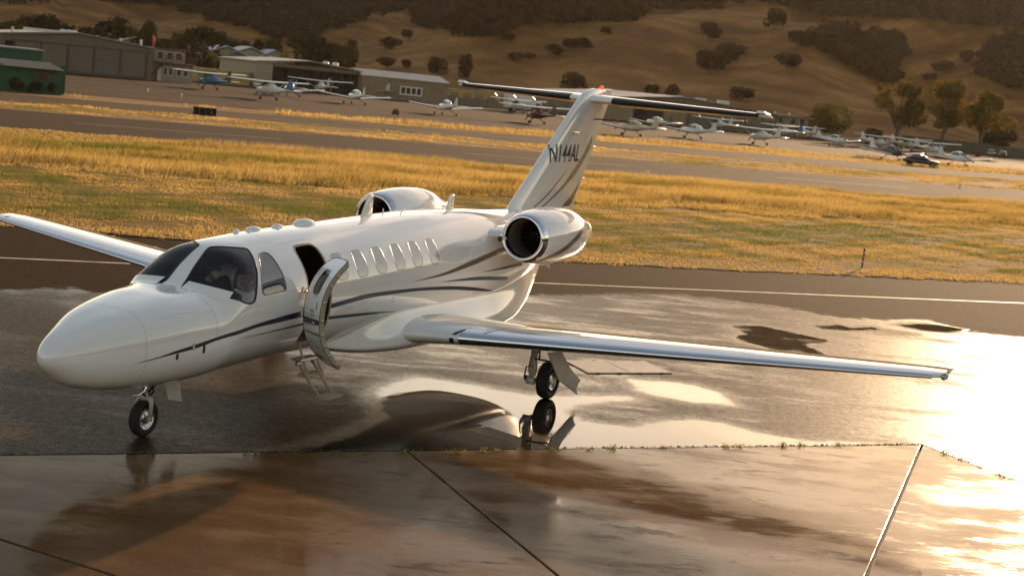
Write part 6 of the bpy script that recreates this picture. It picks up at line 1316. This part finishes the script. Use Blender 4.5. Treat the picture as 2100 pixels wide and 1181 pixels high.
M['seat'] = mat('cockpit_seat', (.06, .045, .035), .7, var=.2)
for e in (-1, 1):
    s_ = MB(); s_.box((3.50, e * .38, 1.42), (.10, .42, .62)); s_.build('seat_back', M['seat'], jet, bevel=.04); MB().box((3.30, e * .38, 1.08), (.42, .42, .12)).build('seat_cushion', M['seat'], jet, bevel=.03); MB().box((3.50, e * .38, 1.80), (.08, .24, .15)).build('headrest', M['seat'], jet, bevel=.03)
    yk = MB(); yk.tube([(2.64, e * .38, 1.42), (2.82, e * .38, 1.46)], .016, 8); yk.tube([(2.82, e * .38 - .13, 1.54), (2.82, e * .38 - .10, 1.45), (2.82, e * .38 + .10, 1.45), (2.82, e * .38 + .13, 1.54)], .014, 8); yk.build('control_yoke', M['cockpit'], jet, True)

# ------------------------------------------------------------------ grass
def grass_mat():
    m = bpy.data.materials.new('grass_blades'); m.use_nodes = True; t = m.node_tree; t.nodes.clear()
    a = N(t, 'ShaderNodeAttribute', attribute_name='tint'); r = N(t, 'ShaderNodeValToRGB'); el = r.color_ramp.elements
    for i, (pos, c) in enumerate(((0, (.62, .43, .15)), (.35, (.46, .30, .09)), (.6, (.27, .225, .05)), (1, (.11, .155, .026)))):
        e = el[i] if i < 2 else el.new(pos); e.position = pos; e.color = c + (1,)
    t.links.new(a.outputs['Fac'], r.inputs[0]); d = N(t, 'ShaderNodeBsdfDiffuse'); tr = N(t, 'ShaderNodeBsdfTranslucent'); mx = N(t, 'ShaderNodeMixShader'); mx.inputs[0].default_value = .5; o = N(t, 'ShaderNodeOutputMaterial')
    t.links.new(r.outputs[0], d.inputs[0]); t.links.new(r.outputs[0], tr.inputs[0]); t.links.new(d.outputs[0], mx.inputs[1]); t.links.new(tr.outputs[0], mx.inputs[2]); t.links.new(mx.outputs[0], o.inputs[0]); return m
M['grass'] = grass_mat()
_ph = rng.uniform(0, 6.28, (40,)); _an = rng.uniform(0, 6.28, (40,))
def patchy(p, q, f, seed=0):
    s = 0
    for i in range(7):
        k = (i + seed * 7) % 40; fr_ = f * (1.5 ** i); s = s + np.sin((p * math.cos(_an[k]) * .6 + q * math.sin(_an[k])) * fr_ + _ph[k]) / (1.25 ** i)
    return s / 3.2
def grass(name, q0, q1, count, blades, hgt, wid, tintf, seed, edge=None, lean=.35, wob=0.6, z=.0, hf=None, margin=13, pr=None, bare=None):
    rg = np.random.default_rng(seed); q = rg.uniform(q0, q1, count * 2); pl, pr_ = np.array([p_at(0, v) for v in (q0, q1)]), np.array([p_at(2100, v) for v in (q0, q1)]); f = (q - q0) / (q1 - q0)
    lo = pl[0] + (pl[1] - pl[0]) * f - margin; hi = pr_[0] + (pr_[1] - pr_[0]) * f + margin; wmax = (hi - lo).max(); keep = rg.uniform(0, 1, len(q)) < (hi - lo) / wmax
    p = lo + (hi - lo) * rg.uniform(0, 1, len(q))
    if pr is not None: keep &= (p > pr[0]) & (p < pr[1])
    p, q = p[keep], q[keep]
    if edge is not None:
        a, b = edge(p); k = (q > a) & (q < b); p, q = p[k], q[k]
    if bare is not None: k = patchy(p, q, bare[0], 5) + .5 * patchy(p, q, bare[0] * 4, 2) > bare[1]; p, q = p[k], q[k]
    n = len(p); xy_ = W2a(np.stack([p, q], -1)); T = np.repeat(np.arange(n), blades); nb = len(T); base = xy_[T] + rg.normal(size=(nb, 2)) * wid * 2.2
    h_ = hgt * rg.uniform(.5, 1.25, nb) * (1 if hf is None else np.repeat(hf(p, q), blades)); ang = rg.uniform(0, 6.28, nb); w_ = wid * rg.uniform(.6, 1.3, nb)
    ln = np.stack([rg.normal(size=nb) * .5 + .55, rg.normal(size=nb) * .5 - .1], -1) * (h_ * lean)[:, None]; dx = np.stack([np.cos(ang), np.sin(ang)], -1) * w_[:, None] / 2
    zb = np.full(nb, z); v = np.stack([np.c_[base - dx, zb], np.c_[base + dx, zb], np.c_[base + ln * .45 + dx * .7, zb + h_ * .62], np.c_[base + ln * .45 - dx * .7, zb + h_ * .62], np.c_[base + ln, zb + h_]], 1).reshape(-1, 3)
    i5 = np.arange(nb) * 5; tri = np.stack([np.stack([i5, i5 + 1, i5 + 2], -1), np.stack([i5, i5 + 2, i5 + 3], -1), np.stack([i5 + 3, i5 + 2, i5 + 4], -1)], 1).reshape(-1, 3)
    ti = np.clip(np.repeat(tintf(p, q, rg), blades) + rg.normal(size=nb) * .10, 0, 1)
    return tag(np_mesh(name, v, tri, M['grass'], attr={'tint': np.repeat(ti, 5)}), kind='stuff')
MOW = pchip([-60, -8, 8, 40, 160], [37, 37.6, 38.2, 39.8, 43]); TALL = pchip([-60, -6, 2, 40, 160], [50, 51.5, 56.5, 58.4, 62])
def t_short(p, q, rg):
    e = q - RAMPEDGE(p); g_ = .50 + .70 * patchy(p, q, .55, 0) + .60 * patchy(p, q, 2.2, 1) + .3 * patchy(p, q, 6.5, 4); g_ = g_ * sm((e - .8) / 3.0) + .08; return np.clip(g_, 0, .95)
grass('mown_grass', 19.0, 40, 84000, 4, .085, .012, t_short, 1, edge=lambda p: (RAMPEDGE(p) + .12 * np.sin(p * 3.1) + .1 * np.sin(p * 7.7) - .1, MOW(p) + .5 * np.sin(p * .9)), hf=lambda p, q: .65 + .5 * sm(patchy(p, q, .9, 2) + .5), bare=(1.3, -.55))
def t_tall(p, q, rg):
    left = sm((10 - p) / 14); return np.clip(.10 + .40 * sm(patchy(p, q, .5, 3) * 1.6 + .1) + .16 * patchy(p, q, 2.4, 1) + left * .36 * sm((q - 41) / 3) + rg.normal(size=len(p)) * .06, 0, .9)
grass('tall_grass', 37, 60, 64000, 5, .46, .016, t_tall, 2, edge=lambda p: (MOW(p) + .7 * np.sin(p * .7) + .4 * np.sin(p * 2.3), TALL(p) + .6 * np.sin(p * .5)), lean=.5, hf=lambda p, q: (.40 + .75 * sm(patchy(p, q, .5, 4) * .8 + .5)) * (.35 + .65 * sm((q - MOW(p)) / 3.5)))
grass('dry_grass', 50, 62, 16000, 4, .10, .02, lambda p, q, rg: np.clip(.22 + .25 * patchy(p, q, .8, 2), 0, .8), 3, edge=lambda p: (TALL(p) - 1, RW0(p) - .2 + .3 * np.sin(p * 1.7)))
grass('field_grass', 81.2, 112, 31000, 3, .13, .04, lambda p, q, rg: np.clip(.32 + .5 * patchy(p, q, .45, 5) + .3 * patchy(p, q, 1.7, 1), 0, .8), 4, edge=lambda p: (RW1(p) + .2 + .3 * np.sin(p * .8), TR0(p) - .3 + .5 * np.sin(p * .6)), hf=lambda p, q: .25 + .95 * sm(patchy(p, q, .6, 3) * .8 + .45), bare=(.6, -.12))
grass('apron_edge_grass', 104, 150, 17000, 4, .42, .045, lambda p, q, rg: np.clip(.10 + .22 * patchy(p, q, .3, 1), 0, .6), 5, edge=lambda p: (TR1(p) + 1.2 + .6 * np.sin(p * .5), AP0(p) + .4 + .5 * np.sin(p * .9)), lean=.4, hf=lambda p, q: .3 + .9 * sm(patchy(p, q, .45, 2) + .3), z=-.06, pr=(24, 200))
grass('apron_edge_grass', 112, 122, 2500, 4, .30, .045, lambda p, q, rg: np.clip(.2 + .2 * patchy(p, q, .3, 1), 0, .6), 6, edge=lambda p: (0 * p + 110.5, 112.2 + 1.2 * np.sin(p * .4)), z=-.06, pr=(-20, 20), margin=2)
# weeds in the joint of the pad
rg = np.random.default_rng(11); V = []; F = []; TI = []
for px, py, s in [(505, 932, 1.0), (525, 930, 1.2), (605, 931, .9), (683, 930, 1.1), (750, 931, .7), (822, 931, 1.3), (848, 931, 1.0), (925, 930, 1.2), (945, 929, 1.6), (990, 926, 1.3), (1018, 925, .9), (1065, 923, .8), (1130, 924, 1.2), (1208, 922, 1.0), (1258, 920, 1.4), (1360, 918, .9), (1492, 917, 1.1), (1516, 916, 1.0), (1606, 914, 1.5), (1642, 913, 1.3), (1720, 912, 1.2), (1770, 912, .8), (1938, 930, 1.3), (1972, 940, 1.1), (2055, 972, 1.7), (2010, 958, .8)]:
    c = gxy(px, py)
    for _ in range(16):
        s_ = s; s = s_ * .62; a, b = rg.uniform(0, 6.28), rg.uniform(.02, .07) * s; d = np.array((math.cos(a), math.sin(a))); o_ = np.array(c) + rg.normal(size=2) * .03 * s; h_ = rg.uniform(.02, .075) * s; n = np.array((-d[1], d[0])) * .006 * s; k = len(V)
        V += [(*(o_ - n), -.01), (*(o_ + n), -.01), (*(o_ + d * b + n * .4), h_), (*(o_ + d * b * 1.4), h_ * 1.1)]; F += [(k, k + 1, k + 2), (k, k + 2, k + 3)]; TI += [rg.uniform(.45, 1)] * 4; s = s_
tag(np_mesh('weeds', V, F, M['grass'], attr={'tint': TI}), kind='stuff')

# ------------------------------------------------------------------ warm evening haze over the airfield
hzm = bpy.data.materials.new('haze_air'); hzm.use_nodes = True; ht_ = hzm.node_tree; ht_.nodes.clear()
pv = N(ht_, 'ShaderNodeVolumePrincipled'); pv.inputs['Color'].default_value = (.95, .80, .64, 1); pv.inputs['Density'].default_value = .00003; pv.inputs['Anisotropy'].default_value = .45
ho = N(ht_, 'ShaderNodeOutputMaterial'); ht_.links.new(pv.outputs[0], ho.inputs['Volume'])
hz_ = MB(); hz_.box((0, 0, 258), (5800, 5800, 520)); tag(hz_.build('haze', hzm), kind='stuff')

# drop prototypes that no copy used
for pr in OAKS + BELT + YEL + EUC + PINE + BUSH:
    if id(pr) not in USED:
        for ch in list(pr.children): bpy.data.objects.remove(ch)
        bpy.data.objects.remove(pr)
